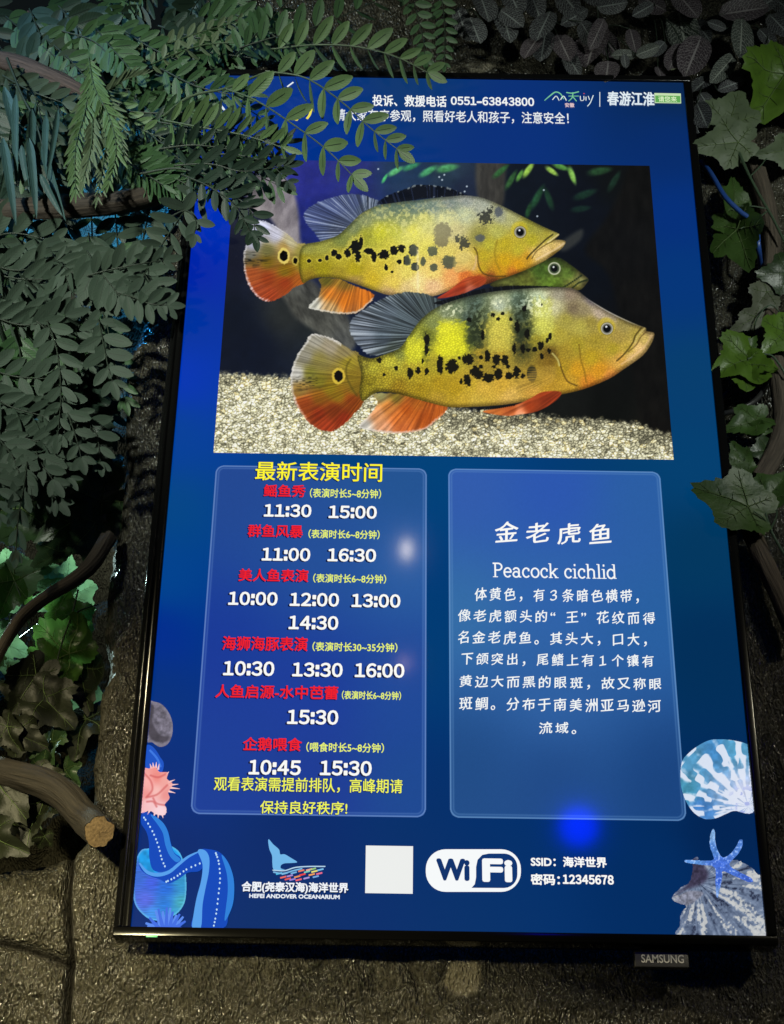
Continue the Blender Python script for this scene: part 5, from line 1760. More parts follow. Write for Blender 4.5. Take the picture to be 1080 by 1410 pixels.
s8 = plant('leafy_spray', 'thin grey green chain of leaves dangling at the left margin above the curved branch', (36, 630, .04), 'foliage')
frond(s8, [(40, 620, .04), (34, 665, .045), (26, 710, .05), (22, 758, .05)], 6, 40, .40, 'dusk', .6, .6, 34, .02, .3)

# dense bushes behind the sprays: (name, label, base, fronds as start, direction, count, zone)
def bush(label, at, spec):
    b = plant('leafy_bush', label, at, 'foliage')
    for (x0, y0, x1, y1, dx, dy, n, ln, wr, mats, d0, pairs) in spec:
        for i in range(n):
            x = x0 + (x1 - x0) * (i + rnd.uniform(.1, .9)) / n
            y = y0 + (y1 - y0) * (i + rnd.uniform(.1, .9)) / n
            a = rnd.uniform(-.35, .35)
            ex, ey = dx * math.cos(a) - dy * math.sin(a), dx * math.sin(a) + dy * math.cos(a)
            d = d0 + rnd.uniform(-.03, .022)
            bend = rnd.uniform(-.16, .16)
            wr_ = wr * rnd.uniform(.72, .98)
            frond(b, [(x, y, d), (x + ex * .5 - ey * bend, y + ey * .5 + ex * bend, d + .010), (x + ex, y + ey, d + .012)], pairs + rnd.randint(-1, 2), ln * rnd.uniform(.85, 1.3), wr_,
                  rnd.choice(mats), rnd.uniform(.1, .5), rnd.uniform(.3, .8), rnd.uniform(48, 66), .06, rnd.uniform(.05, .3))
    return b


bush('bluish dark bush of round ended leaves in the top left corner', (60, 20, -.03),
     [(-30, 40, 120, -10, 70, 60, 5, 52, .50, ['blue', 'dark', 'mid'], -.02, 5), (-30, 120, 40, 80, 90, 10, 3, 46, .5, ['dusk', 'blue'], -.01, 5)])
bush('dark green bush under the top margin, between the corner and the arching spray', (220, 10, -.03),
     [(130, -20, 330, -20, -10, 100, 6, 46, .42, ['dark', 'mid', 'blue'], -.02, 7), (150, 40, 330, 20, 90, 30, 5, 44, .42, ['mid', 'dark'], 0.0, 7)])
bush('mid green bush with level fronds above the thick brown branch', (220, 90, 0),
     [(170, 68, 200, 100, 170, -4, 3, 30, .46, ['pale', 'mid'], .02, 10), (130, 130, 300, 100, 90, 46, 5, 38, .4, ['mid', 'fresh', 'mid'], .0, 8)])
bush('blackish bush of narrow leaves between the pale fern and the forked spray', (250, 170, 0),
     [(160, 150, 300, 200, 110, 30, 7, 44, .30, ['dark', 'dark', 'mid'], .015, 8), (190, 190, 300, 230, 60, 60, 4, 40, .34, ['dark'], .0, 7)])
bush('mixed green bush hanging in front of the horizontal log', (60, 170, 0),
     [(-20, 130, 110, 150, 20, 100, 6, 44, .36, ['mid', 'dark', 'blue'], .012, 7), (-30, 190, 60, 200, 40, 50, 3, 44, .36, ['mid', 'dusk'], .02, 6)])
bush('dusky bush of broad leaves directly under the horizontal log', (60, 320, 0),
     [(-10, 330, 140, 320, -6, 90, 5, 50, .42, ['dusk'], .0, 6), (-40, 320, -20, 440, 110, 20, 5, 52, .44, ['dusk'], .012, 6), (60, 340, 180, 350, 50, 60, 5, 48, .42, ['dusk', 'dusk', 'mid'], .005, 6)])
bush('dusky bush of layered leaves at the left margin below the broad leaved one', (40, 440, 0),
     [(-30, 430, 60, 430, 30, 100, 5, 46, .42, ['dusk', 'dusk', 'mid'], .005, 7), (-40, 480, -30, 600, 110, 30, 6, 46, .42, ['dusk'], .012, 7), (60, 420, 140, 420, 10, 80, 4, 44, .4, ['dusk'], .0, 6)])
bush('dusky bush of hanging fronds below the left margin leaves, above the lit opening', (30, 560, 0),
     [(-20, 560, 70, 560, 16, 90, 5, 44, .42, ['dusk', 'dusk', 'mid'], .0, 6), (-30, 600, 20, 600, 30, 60, 3, 42, .42, ['dusk'], .012, 6)])

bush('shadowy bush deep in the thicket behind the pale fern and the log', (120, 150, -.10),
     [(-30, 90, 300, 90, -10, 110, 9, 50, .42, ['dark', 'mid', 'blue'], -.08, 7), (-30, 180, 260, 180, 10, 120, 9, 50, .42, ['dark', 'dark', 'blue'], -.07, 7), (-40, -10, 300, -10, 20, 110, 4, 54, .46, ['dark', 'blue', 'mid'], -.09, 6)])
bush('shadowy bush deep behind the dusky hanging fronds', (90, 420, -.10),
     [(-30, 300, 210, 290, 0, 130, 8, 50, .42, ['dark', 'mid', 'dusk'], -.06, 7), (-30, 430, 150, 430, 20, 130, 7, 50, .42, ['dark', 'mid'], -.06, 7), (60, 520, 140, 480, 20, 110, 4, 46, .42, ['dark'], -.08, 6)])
bush('mid green bush massed where the brown branch meets the forked spray', (200, 130, .01),
     [(150, 110, 240, 90, 90, 60, 4, 46, .38, ['mid', 'fresh', 'pale'], .03, 8), (120, 200, 240, 210, 70, 70, 4, 44, .34, ['mid', 'dark', 'mid'], .02, 8), (30, 60, 130, 30, 60, 70, 4, 44, .44, ['mid', 'dusk'], .02, 6)])

# pale fine fern and the bluish strap leaves
s9 = plant('fine_fern', 'pale feathery fern with thin leaflets hanging over the horizontal log', (125, 80, .05), 'fern')
for ctrl, n, ln in (([(122, 78, .05), (130, 120, .06), (150, 160, .065), (160, 205, .065), (150, 250, .06)], 22, 40), ([(124, 100, .05), (118, 150, .06), (104, 205, .065), (104, 262, .06)], 20, 36),
                    ([(140, 130, .05), (168, 112, .06), (196, 102, .065)], 12, 30), ([(136, 140, .05), (146, 195, .06), (134, 272, .06)], 17, 32), ([(130, 110, .05), (108, 160, .055), (98, 225, .06)], 15, 34),
                    ([(140, 120, .05), (160, 160, .065), (172, 215, .06)], 14, 34), ([(128, 150, .05), (126, 200, .07), (114, 250, .07)], 14, 36)):
    frond(s9, ctrl, n, ln, rnd.uniform(.12, .2), rnd.choice(['pale', 'pale', 'fresh']), .5, .9, rnd.uniform(24, 40), .04, .55, shape='strap', stem_r=.0009, jit=.4)
s10 = plant('strap_leaf_plant', 'blue green plant of long strap leaves hanging left of the pale fern', (20, 150, .05), 'plant')
mb = MB()
for x, y, x2, y2, w in ((22, 130, 18, 248, 12), (6, 120, 30, 210, 16), (40, 190, 52, 292, 14), (58, 200, 84, 296, 13), (30, 200, 36, 262, 12), (44, 150, 46, 230, 14), (64, 160, 60, 226, 11), (80, 150, 70, 240, 10), (4, 190, 22, 300, 15), (56, 240, 82, 296, 12)):
    b, e = P(x, y, .045 + rnd.uniform(0, .02)), P(x2, y2, .05 + rnd.uniform(0, .02))
    leaf(mb, b, e - b, (CAMW - b).normalized() + Vector((rnd.uniform(-.6, .6), 0, rnd.uniform(-.2, .2))), (e - b).length, w * PXM, 'strap', .12, .5, 0, 10, 4)
mb.build('leaves', GREENS['blue'], s10)
mb = MB()
for x, y, x2, y2, w in ((64, 150, 70, 246, 9), (50, 140, 34, 240, 9), (76, 170, 62, 280, 8), (96, 200, 128, 262, 6), (132, 180, 138, 266, 6), (20, 160, 8, 270, 10)):
    b, e = P(x, y, .035), P(x2, y2, .04)
    leaf(mb, b, e - b, (CAMW - b).normalized() + Vector((rnd.uniform(-.6, .6), 0, 0)), (e - b).length, w * PXM, 'strap', .15, .5, 0, 10, 4)
mb.build('dark_leaves', GREENS['dark'], s10)
mb = MB()
tube(mb, px_curve([(10, 80, .03), (30, 130, .045), (50, 170, .05), (66, 230, .05)], 14), [.0022, .0012])
mb.build('stem', STEMD, s10)


# ---------------------------------------------------------------- branches
def branch(name, label, ctrl, rad, mat, cat='branch', lump=.26, n=22, cut=None, close=True):
    root = tag(empty(name, P(*ctrl[0])), label, cat)
    mb = MB()
    pts = px_curve(ctrl, 46)
    rows = tube(mb, pts, [r * PXM for r in rad], 0, n, lump)
    for row, c in ((rows[0], pts[0]), (rows[-1], pts[-1])):
        if cut and row is rows[-1]:
            continue
        ids = [mb.vert(p) for p in row[:-1]]
        k = mb.vert(c)
        for i in range(len(ids)):
            mb.face((ids[i], ids[(i + 1) % len(ids)], k))
    mb.build('bark', mat, root)
    if cut:
        mb = MB()
        t = (pts[-1] - pts[-3]).normalized()
        c = pts[-1] + t * .0012
        rings = []
        for fr in (1.0, .8, .55, .3, .0):
            rings.append([c + (p - pts[-1]) * fr * .985 + t * (.0012 * (1 - fr) + rnd.uniform(-.0004, .0004)) for p in rows[-1]])
        mb.grid(rings, [[(fr * math.cos(2 * math.pi * j / n), fr * math.sin(2 * math.pi * j / n)) for j in range(n + 1)] for fr in (1, .8, .55, .3, .0)])
        mb.build('cut_face', cut, root)
    return root


BARK1 = bark_mat('red_brown_bark', (0.075, 0.050, 0.042))
BARK2 = bark_mat('dark_bark', (0.050, 0.038, 0.028))
BARK3 = bark_mat('grey_brown_bark', (0.085, 0.066, 0.048))
BARK4 = bark_mat('olive_bark', (0.024, 0.019, 0.013))


def cut_mat():
    m, nt, b = new_mat('cut_wood')
    uv = nt.nodes.new('ShaderNodeUVMap')
    n = nt.nodes.new('ShaderNodeTexNoise')
    n.inputs['Scale'].default_value = 5
    n.inputs['Detail'].default_value = 5
    nt.links.new(uv.outputs[0], n.inputs['Vector'])
    cr = nt.nodes.new('ShaderNodeValToRGB')
    cr.color_ramp.elements[0].position, cr.color_ramp.elements[1].position = .3, .7
    cr.color_ramp.elements[0].color = (0.13, 0.085, 0.04, 1)
    cr.color_ramp.elements[1].color = (0.30, 0.205, 0.105, 1)
    nt.links.new(n.outputs['Fac'], cr.inputs[0])
    nt.links.new(cr.outputs[0], b.inputs['Base Color'])
    bp = nt.nodes.new('ShaderNodeBump')
    bp.inputs['Strength'].default_value = .6
    bp.inputs['Distance'].default_value = .002
    nt.links.new(n.outputs['Fac'], bp.inputs['Height'])
    nt.links.new(bp.outputs['Normal'], b.inputs['Normal'])
    setin(b, Roughness=.8)
    return m


branch('branch', 'thick red brown branch slanting down from the upper left margin behind the pale fern', [(-40, 72, -.01), (20, 88, -.005), (60, 104, 0), (105, 124, 0), (150, 150, -.01)], [13, 16, 17, 16, 14], BARK1)
branch('branch', 'thin reddish branch under the bluish leaves of the top left corner', [(40, 20, -.06), (60, 52, -.05), (78, 84, -.04), (92, 112, -.03)], [8, 9, 8, 7], BARK1)
branch('log', 'horizontal dark log lying under the pale fern', [(-40, 286, .0), (30, 288, .01), (100, 284, .01), (170, 278, .005), (240, 262, -.01), (300, 240, -.03)], [14, 17, 18, 18, 19, 18], BARK2, 'log')
branch('branch', 'thin reddish twig rising at the left margin among the dusky leaves', [(-20, 565, .0), (10, 535, .005), (30, 505, .0), (44, 470, -.01)], [7, 8, 7, 5], BARK1)
branch('branch', 'dark curved branch arching over the lit opening at the left margin', [(-14, 930, .01), (4, 890, .01), (30, 850, .005), (64, 822, 0), (100, 800, -.005), (128, 776, -.02), (150, 742, -.05)], [6, 8, 9, 9, 10, 12, 13], BARK2)
branch('log', 'sawn off log poking out of the opening with its pale cut end beside the frame', [(-40, 1050, -.06), (10, 1064, -.045), (60, 1078, -.03), (92, 1098, -.015), (116, 1126, -.002), (136, 1146, .042)], [17, 19, 20, 20, 20, 20], BARK4, 'log', .20, 30, cut_mat())
branch('vine_trunk', 'rough brown trunk climbing the wall behind the ivy, right of the screen', [(1012, 170, -.035), (1032, 208, -.03), (1050, 262, -.03), (1062, 330, -.03), (1060, 400, -.03), (1062, 460, -.025), (1072, 520, -.02), (1078, 575, -.02), (1068, 620, -.02), (1046, 660, -.02)],
       [13, 15, 15, 15, 15, 15, 15, 16, 16, 15], BARK3, 'trunk', .2)
branch('vine_trunk', 'lower brown trunk piece leaving the frame under the big ivy leaf', [(1016, 700, -.035), (1036, 736, -.03), (1054, 778, -.025), (1074, 820, -.02), (1098, 880, -.02)], [11, 14, 14, 14, 14], BARK3, 'trunk', .2)

# cables
cb = MB()
tube(cb, px_curve([(966, 222, -.05), (980, 240, -.012), (998, 270, .006), (1020, 292, .006), (1040, 308, .004), (1045, 342, .0), (1048, 372, -.05)], 40), .0036, 0, 10)
tag(cb.build('cable', plain('blue_cable_sheath', (0.018, 0.065, 0.27), .38)), 'blue cable running down beside the upper right edge of the screen', 'cable')
cb = MB()
tube(cb, px_curve([(985, 556, -.055), (1004, 540, -.04), (1024, 528, -.035), (1050, 522, -.045), (1076, 520, -.06)], 30), .0034, 0, 10)
tag(cb.build('cable', plain('navy_cable_sheath', (0.010, 0.014, 0.034), .4)), 'navy cable in the dark hollow right of the screen, upper of two', 'cable')
cb = MB()
tube(cb, px_curve([(985, 572, -.055), (1010, 566, -.04), (1034, 556, -.035), (1050, 540, -.04), (1058, 520, -.06)], 30), .0036, 0, 10)
tag(cb.build('cable', plain('grey_cable_sheath', (0.026, 0.026, 0.026), .45)), 'dull grey cable curving below the navy cable', 'cable')


# ---------------------------------------------------------------- dark netted plants above the screen
NET = [netted_leaf_mat('netted_leaf', (0.024, 0.023, 0.029), (0.22, 0.245, 0.24)), netted_leaf_mat('netted_wine_leaf', (0.032, 0.023, 0.031), (0.22, 0.205, 0.21), 13)]
NETG = netted_leaf_mat('netted_green_leaf', (0.030, 0.038, 0.034), (0.24, 0.26, 0.23), 12)


def nerve(label, root, leaves):
    """leaves: base px, tip px, width ratio, material"""
    b = plant('nerve_plant', label, (*root, -.05), 'plant')
    for bx, by, ex, ey, wr, k in leaves:
        d0 = -.02 + rnd.uniform(0, .03)
        p0, p1 = P(bx, by, d0 - .006), P(ex, ey, d0 + rnd.uniform(-.004, .012))
        mb = MB()
        view = (CAMW - p0).normalized()
        nr = view + Vector((rnd.uniform(-.45, .45), 0, rnd.uniform(-.2, .5)))
        leaf(mb, p0, p1 - p0, nr, (p1 - p0).length * 1.05, (p1 - p0).length * wr, 'ovate', rnd.uniform(.06, .2), rnd.uniform(.1, .35), 0, 10, 6, .012)
        mb.build('leaf', NETG if k == 2 else NET[k], b)
        st = MB()
        r0 = P(root[0] + rnd.uniform(-5, 5), root[1] + rnd.uniform(-5, 5), -.05)
        mid = r0.lerp(p0, .5) + Vector((0, -.012, 0))
        tube(st, catmull([r0, mid, p0], 8), .0009, 0, 5)
        st.build('leaf_stalk', STEMD, b)
    return b


nerve('dark nerve plant of few small leaves, leftmost above the screen', (640, 20), [(690, 10, 704, 50, .62, 0), (648, 24, 662, 54, .8, 0), (664, 30, 644, 50, .7, 0), (630, 10, 640, 44, .6, 0)])
nerve('dark nerve plant with paired round leaves touching the frame top near the hills lettering', (750, 40),
      [(758, 16, 738, 50, .75, 0), (752, 42, 744, 78, .62, 0), (772, 34, 812, 12, .6, 0), (742, 50, 722, 74, .7, 1), (768, 48, 784, 78, .7, 1), (778, 70, 796, 102, .62, 0), (800, 30, 818, 60, .6, 0)])
nerve('wine tinted nerve plant with a wide folded leaf above the brush slogan', (820, 50),
      [(824, 40, 804, 82, .95, 1), (824, 44, 848, 74, .8, 1), (838, 84, 834, 108, 1.2, 1), (842, 76, 876, 74, .62, 2), (876, 76, 908, 64, .7, 2), (862, 94, 860, 74, .8, 0), (822, 10, 864, 4, .8, 0), (832, 26, 818, 62, .6, 1), (868, 40, 876, 66, .6, 1)])
nerve('large leaved nerve plant in the middle of the upper right foliage', (900, 20),
      [(934, 12, 944, 64, .78, 2), (880, -6, 914, 14, .8, 1), (940, 60, 922, 92, .7, 1), (966, 50, 946, 96, .72, 1), (958, 30, 976, 56, .8, 0), (930, -12, 960, 18, .8, 1), (900, 6, 874, 20, .7, 0), (916, 58, 898, 74, .7, 0), (906, 92, 912, 104, .9, 1)])
nerve('nerve plant with two pointed drooping leaves right of the corner of the frame', (1020, 40),
      [(990, 20, 1058, 6, .7, 1), (1022, 26, 1024, 74, .68, 2), (1012, 76, 984, 108, .58, 2), (1018, 76, 1050, 98, .62, 0), (1000, 40, 976, 30, .7, 0), (1046, 40, 1066, 60, .8, 0)])
nerve('shadowed nerve plant at the corner of the frame below the drooping leaves', (972, 120),
      [(980, 104, 954, 122, .72, 0), (988, 124, 1024, 110, .62, 0), (964, 128, 980, 150, .8, 0), (960, 142, 972, 172, .7, 0), (976, 160, 962, 180, .8, 0)])
nerve('shadowed nerve plant in the far upper right corner', (1060, 40), [(1060, 20, 1086, 44, .8, 0), (1056, 60, 1076, 84, .8, 0), (1040, 14, 1072, -6, .8, 0), (1076, 90, 1056, 78, .8, 0), (1060, -8, 1084, 14, .8, 0)])
nerve('shadowed nerve plant along the top margin between the hanging fronds and the round leaves', (700, -10), [(660, -10, 676, 20, .8, 0), (700, -16, 716, 16, .8, 0), (730, -12, 742, 18, .8, 0), (770, -14, 790, 14, .8, 0), (800, -20, 830, 2, .8, 0), (690, 14, 716, 30, .8, 0)])
twig = plant('bare_twig', 'pale bare twig lying on the frame top beside its right corner', (925, 96, -.005), 'twig')
mb = MB()
tube(mb, px_curve([(924, 96, -.004), (938, 94, -.002), (950, 100, .0), (954, 104, .0)], 12), [.0012, .0010, .0006], 0, 6)
tube(mb, px_curve([(941, 97, -.001), (945, 101, .0), (946, 104, .0)], 6), [.0008, .0005], 0, 5)
mb.build('twig_wood', plain('pale_twig', (0.13, 0.15, 0.085), .6), twig)


# ---------------------------------------------------------------- ivy on the right
def ivy_mat(name, rgb, var=.5, rough=.38):
    m, nt, b = new_mat(name)
    tc = nt.nodes.new('ShaderNodeTexCoord')
    n = nt.nodes.new('ShaderNodeTexNoise')
    n.inputs['Scale'].default_value = 45
    n.inputs['Detail'].default_value = 5
    n2 = nt.nodes.new('ShaderNodeTexNoise')
    n2.inputs['Scale'].default_value = 170
    for q in (n, n2):
        nt.links.new(tc.outputs['Object'], q.inputs['Vector'])
    mx = nt.nodes.new('ShaderNodeMix')
    mx.data_type = 'RGBA'
    mx.inputs['A'].default_value = (*[c * (1 - var) for c in rgb], 1)
    mx.inputs['B'].default_value = (rgb[0] * (1 + var * 1.3), rgb[1] * (1 + var), rgb[2] * (1 + var * .5), 1)
    nt.links.new(n.outputs['Fac'], mx.inputs['Factor'])
    nt.links.new(mx.outputs['Result'], b.inputs['Base Color'])
    bp = nt.nodes.new('ShaderNodeBump')
    bp.inputs['Strength'].default_value = .35
    bp.inputs['Distance'].default_value = .0016
    nt.links.new(n2.outputs['Fac'], bp.inputs['Height'])
    nt.links.new(bp.outputs['Normal'], b.inputs['Normal'])
    setin(b, Roughness=rough)
    b.inputs['Specular IOR Level'].default_value = .4
    return m


IVY = {'olive': ivy_mat('olive_ivy', (0.030, 0.068, 0.015), .5, .46), 'bright': ivy_mat('bright_ivy', (0.060, 0.125, 0.016)), 'pale': ivy_mat('pale_ivy', (0.078, 0.112, 0.066), .35, .55), 'deep': ivy_mat('deep_ivy', (0.016, 0.036, 0.012)),
       'grey': ivy_mat('grey_ivy', (0.060, 0.072, 0.048), .3, .55)}
IVY['lush'] = ivy_mat('lush_broad_leaf', (0.050, 0.125, 0.026), .5, .34)
IVY['mid'] = ivy_mat('deep_green_broad_leaf', (0.024, 0.055, 0.022), .5, .4)
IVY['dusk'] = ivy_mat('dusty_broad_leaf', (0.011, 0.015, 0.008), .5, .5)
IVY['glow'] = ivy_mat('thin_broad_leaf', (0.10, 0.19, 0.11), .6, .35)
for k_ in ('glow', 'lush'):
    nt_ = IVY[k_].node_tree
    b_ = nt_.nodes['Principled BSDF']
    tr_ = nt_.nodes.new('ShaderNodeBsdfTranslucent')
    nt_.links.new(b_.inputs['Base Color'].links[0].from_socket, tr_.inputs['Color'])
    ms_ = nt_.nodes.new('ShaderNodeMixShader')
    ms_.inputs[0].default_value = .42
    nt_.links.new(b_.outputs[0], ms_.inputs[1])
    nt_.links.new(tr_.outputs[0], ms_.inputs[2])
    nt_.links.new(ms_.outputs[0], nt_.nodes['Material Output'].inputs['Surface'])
VEIN = plain('ivy_vein', (0.13, 0.19, 0.07), .45)
VINE = plain('vine_stem', (0.050, 0.085, 0.048), .5, bump=.2, scale=300, var=.3)
LOBE = [(-180, .30), (-158, .52), (-132, .62), (-112, .56), (-92, .60), (-66, .84), (-52, .80), (-36, .66), (-20, .80), (-6, .97), (0, 1.0), (6, .97), (20, .80), (36, .66), (52, .80), (66, .84), (92, .60), (112, .56), (132, .62), (158, .52), (180, .30)]


def ivy_leaf(parent, bx, by, ex, ey, mat, wr=1.0, d=.0, de=0.01, yaw=0.0, pitch=0.0, fold=.15, crumple=.03):
    """attachment px -> tip px"""
    p0, p1 = P(bx, by, d), P(ex, ey, d + de)
    D = p1 - p0
    ln = D.length
    D.normalize()
    view = (CAMW - p0).normalized()
    n = (view + Vector((yaw, 0, pitch)))
    n = (n - D * n.dot(D)).normalized()
    s = D.cross(n)
    mb = MB()
    N = 64
    ph = rnd.random() * 9
    rr = []
    for k in range(N):
        a = -180 + 360 * k / N
        r = float(np.interp(a, [q[0] for q in LOBE], [q[1] for q in LOBE]))
        r *= 1 + .035 * math.sin(k * 2.9 + ph) + .03 * ((k * 3) % 4 - 1.5) / 1.5
        rr.append((a, r))

    def pt(a, r):
        x = r * math.cos(math.radians(a))
        y = r * math.sin(math.radians(a)) * wr
        z = fold * abs(y) - .20 * max(x, 0) ** 2 + crumple * (math.sin(x * 7 + ph) * math.cos(y * 6 + ph * 2) + .6 * math.sin(9 * y + 3 * x + ph))
        z += .018 * abs(math.sin(math.radians(a * 2.7))) * r
        return p0 + (D * x + s * y + n * z) * ln

    fr = [0.0, .2, .4, .6, .8, 1.0]
    rows = [[pt(a, r * f) for a, r in rr] for f in fr]
    mb.grid(rows, [[(a / 180, f) for a, _ in rr] for f in fr], 0, True)
    # raised veins to every lobe, with side veins
    for a, r in ((0, .95), (62, .78), (-62, .78), (128, .52), (-128, .52)):
        line = [pt(a, r * t) + n * ln * .012 for t in np.linspace(0.0, 1, 8)]
        tube(mb, line, [ln * .011, ln * .004], 1, 4)
        for t in (.3, .5, .7):
            for sg in (1, -1):
                q0 = r * t
                a2 = a + sg * 16 * (1.1 - t) / max(t, .35) * .9
                line = [pt(a, q0) + n * ln * .010, pt(a + (a2 - a) * .55, q0 * 1.16) + n * ln * .010, pt(a2, min(q0 * 1.32, .9)) + n * ln * .007]
                tube(mb, line, [ln * .0055, ln * .002], 1, 3)
    return mb.build('leaf', [IVY[mat], VEIN], parent)


def vine(parent, ctrl, r=.0016, name='stem'):
    mb = MB()
    tube(mb, px_curve(ctrl, 24), [r, r * .75], 0, 6)
    return mb.build(name, VINE, parent)


iv = plant('ivy_vine', 'ivy strand with pale matt leaves at the upper right corner of the screen', (1018, 205, -.02), 'ivy')
ivy_leaf(iv, 1004, 172, 1020, 118, 'pale', .85, .0, .015, .1, .3)
ivy_leaf(iv, 1016, 196, 958, 200, 'pale', .75, .0, .012, .1, .2)
ivy_leaf(iv, 1092, 206, 1046, 212, 'pale', .6, .0, .01, .1, .1)
vine(iv, [(1004, 172, -.004), (1006, 186, -.01), (1018, 208, -.01)])
iv = plant('ivy_vine', 'crinkled bright green ivy shoot at the upper right margin', (1085, 90, -.02), 'ivy')
ivy_leaf(iv, 1080, 104, 1044, 158, 'bright', .9, .0, .01, .2, .3, .3, .06)
ivy_leaf(iv, 1072, 92, 1030, 90, 'olive', .5, -.005, .01, .2, .5, .3, .05)
vine(iv, [(1092, 86, -.02), (1080, 96, -.01), (1074, 104, -.004)])
iv = plant('ivy_vine', 'ivy strand with two olive leaves hanging by the blue cable', (1018, 208, -.02), 'ivy')
vine(iv, [(1016, 206, -.008), (1030, 238, .0), (1048, 272, .0), (1064, 300, .0), (1080, 332, .0)], .0024)
vine(iv, [(1058, 288, .0), (1036, 284, -.002), (1014, 284, -.006)], .0013, 'leaf_stalk')
vine(iv, [(1056, 291, .0), (1040, 304, .002), (1020, 315, .0)], .0012, 'leaf_stalk')
vine(iv, [(1034, 242, .0), (1046, 230, .004), (1056, 218, .0)], .0011, 'leaf_stalk')
ivy_leaf(iv, 1010, 284, 1014, 240, 'olive', .68, -.018, .012, .5, .0, .3)
ivy_leaf(iv, 1016, 316, 1030, 366, 'olive', .72, -.01, .018, -.3, .2, .25)
ivy_leaf(iv, 1004, 312, 982, 292, 'olive', .9, -.02, .0, .5, .1, .25)
iv = plant('ivy_vine', 'ivy strand with glossy lobed leaves in front of the trunk at mid height', (1064, 470, -.01), 'ivy')
vine(iv, [(1084, 520, .0), (1072, 500, .005), (1058, 488, .005), (1030, 494, .0)], .0016)
ivy_leaf(iv, 1034, 495, 988, 506, 'bright', 1.02, -.005, .02, .1, .5, .25, .05)
ivy_leaf(iv, 1030, 490, 1052, 462, 'olive', .95, -.012, .01, .3, .2, .2, .05)
ivy_leaf(iv, 1026, 500, 1028, 534, 'bright', 1.0, -.002, .012, .0, .3, .2, .05)
ivy_leaf(iv, 1080, 456, 1056, 482, 'bright', .9, .0, .01, .2, .2, .2)
ivy_leaf(iv, 1086, 378, 1044, 376, 'deep', .85, -.005, .01, .0, .2)
ivy_leaf(iv, 1056, 402, 1040, 428, 'grey', .9, -.012, .0, .1, .0)
ivy_leaf(iv, 1040, 436, 1008, 456, 'grey', .55, -.02, .0, .1, .0)
vine(iv, [(1082, 440, -.005), (1062, 420, -.005), (1044, 436, -.01), (1038, 456, -.015)], .001, 'leaf_stalk')
iv = plant('ivy_vine', 'ivy strand with a big dull leaf lapping over the screen edge', (1046, 690, .0), 'ivy')
vine(iv, [(1084, 770, -.004), (1064, 735, .002), (1056, 712, .006), (1050, 690, .008)], .0018)
vine(iv, [(1062, 728, .002), (1070, 706, .004), (1062, 682, .004)], .0012, 'leaf_stalk')
vine(iv, [(1058, 722, .002), (1050, 712, .01), (1038, 704, .014)], .0012, 'leaf_stalk')
ivy_leaf(iv, 1042, 578, 1000, 590, 'olive', .75, -.012, .008, .1, .5, .22, .05)
ivy_leaf(iv, 1040, 592, 1064, 592, 'olive', .8, -.014, .008, .2, .0, .22, .05)
ivy_leaf(iv, 1022, 636, 1008, 606, 'olive', .7, -.012, .01, .1, .3)
ivy_leaf(iv, 1030, 652, 1010, 640, 'olive', 1.2, -.014, .01, .1, .3)
ivy_leaf(iv, 1060, 620, 1030, 622, 'deep', .8, -.02, .01, .1, .3)
ivy_leaf(iv, 1030, 698, 956, 664, 'olive', .80, .012, .014, .1, .5, .12, .02)
ivy_leaf(iv, 1058, 684, 1088, 646, 'olive', .85, .002, .01, -.1, .4, .2)


# ---------------------------------------------------------------- plants inside the lit opening
def broad(label, at, leaves, mat='lush', name='broad_leaf_plant'):
    b = plant(name, label, at, 'plant')
    root = P(*at)
    for x, y, ex, ey, d, wr in leaves:
        p0 = P(x, y, d)
        q = .86 * rnd.uniform(.8, 1.2)
        ivy_leaf(b, x, y, x + (ex - x) * q, y + (ey - y) * q, mat, rnd.uniform(.7, 1.0) * (.6 + .5 * wr), d, rnd.uniform(-.02, .03), rnd.uniform(-.5, .5), rnd.uniform(-.1, .6), rnd.uniform(.1, .45), rnd.uniform(.05, .10))
        st = MB()
        tube(st, catmull([root, root.lerp(p0, .6) + Vector((0, -.01, .01)), p0], 8), .0011, 0, 5)
        st.build('leaf_stalk', STEM, b)
    return b


broad('large deep green leaves filling the dark gap above the lit opening', (60, 700, -.16), [(140, 690, 20, 770, -.09, .5), (120, 640, 30, 700, -.12, .6), (20, 650, 0, 740, -.1, .5), (100, 540, 130, 590, -.10, .7), (110, 600, 140, 640, -.11, .8), (30, 700, 110, 760, -.11, .5)], 'mid')
broad('bright green broad leaves catching the light below the curved branch', (60, 940, -.14), [(96, 900, 40, 850, -.07, .9), (100, 846, 136, 880, -.10, .9), (80, 840, 130, 836, -.11, .6), (60, 900, 104, 940, -.085, .8), (20, 800, 0, 850, -.09, .6), (70, 870, 110, 850, -.12, .9)])
broad('cyan lit crumpled leaf cluster at the top of the opening', (50, 800, -.2), [(20, 800, 84, 770, -.10, .55), (40, 800, 90, 790, -.11, .5), (90, 800, 100, 760, -.13, .7), (10, 780, 40, 760, -.12, .6), (100, 820, 140, 800, -.14, .7), (60, 830, 96, 822, -.15, .7)], 'glow')
broad('brownish dry leaves in front of the sawn log inside the opening', (50, 1000, -.12), [(50, 930, 10, 990, -.06, .8), (60, 960, 100, 1000, -.06, .7), (20, 940, 60, 960, -.08, .8), (10, 1000, 30, 1050, -.05, .6), (120, 990, 90, 1050, -.09, .8), (110, 920, 124, 990, -.1, .6), (20, 1010, 70, 1030, -.06, .5)], 'dusk')
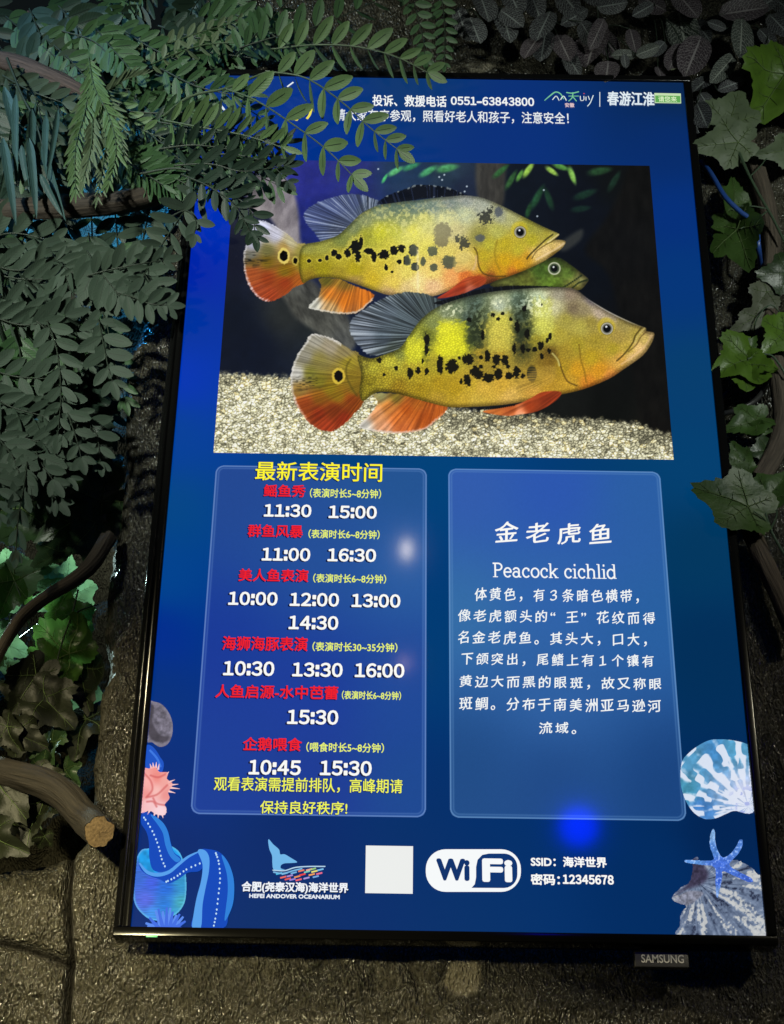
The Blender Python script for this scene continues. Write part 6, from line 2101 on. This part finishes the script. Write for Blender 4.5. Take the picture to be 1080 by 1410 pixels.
broad('dusky leaves lying on the sill under the sawn log', (40, 1150, -.12), [(0, 1080, 36, 1130, -.05, .6), (10, 1130, 60, 1150, -.06, .8), (60, 1100, 30, 1160, -.07, .6), (50, 1070, 90, 1060, -.05, .5), (-10, 1150, 30, 1175, -.04, .5), (62, 1150, 50, 1175, -.04, .5)], 'dusk')
broad('fresh green leaves behind the sawn log where it leaves the opening', (70, 1040, -.15), [(56, 1056, 92, 1044, -.055, .7), (90, 1060, 110, 1090, -.09, .8), (96, 1010, 112, 1060, -.1, .7), (70, 1020, 60, 1060, -.08, .8)], 'mid')
broad('cluster of small glowing leaves at the far left of the opening', (0, 900, -.2), [(0, 830, 40, 800, -.12, .6), (-10, 880, 40, 900, -.10, .7), (10, 920, 50, 950, -.11, .6), (-10, 800, 20, 770, -.12, .7), (40, 790, 70, 760, -.16, .8), (100, 850, 140, 830, -.15, .7), (90, 930, 126, 900, -.14, .6), (110, 950, 130, 1000, -.13, .5), (70, 960, 90, 1010, -.12, .5)], 'glow')
broad('cluster of small dark leaves between the curved branch and the wall edge', (120, 760, -.16), [(130, 720, 100, 760, -.08, .6), (120, 740, 134, 780, -.09, .6), (90, 700, 60, 740, -.08, .6), (150, 640, 130, 690, -.10, .6), (80, 760, 40, 780, -.08, .5), (140, 560, 150, 610, -.12, .6)], 'mid')
bush('dusky fronds dangling over the deep green leaves at the left margin', (80, 590, 0),
     [(40, 590, 120, 560, 10, 80, 4, 42, .42, ['dusk'], .02, 5), (-20, 640, 60, 620, 10, 70, 3, 40, .42, ['dusk'], .02, 5)])
tw = plant('hanging_twig', 'thin dark twig hanging through the lit opening', (108, 815, -.05), 'twig')
mb = MB()
tube(mb, px_curve([(108, 812, -.05), (98, 850, -.055), (84, 890, -.06), (70, 950, -.065), (64, 980, -.07)], 16), [.0012, .001, .0006], 0, 5)
tube(mb, px_curve([(98, 850, -.055), (112, 840, -.05), (136, 832, -.05)], 8), [.0014, .0008], 0, 5)
mb.build('twig_wood', STEMD, tw)
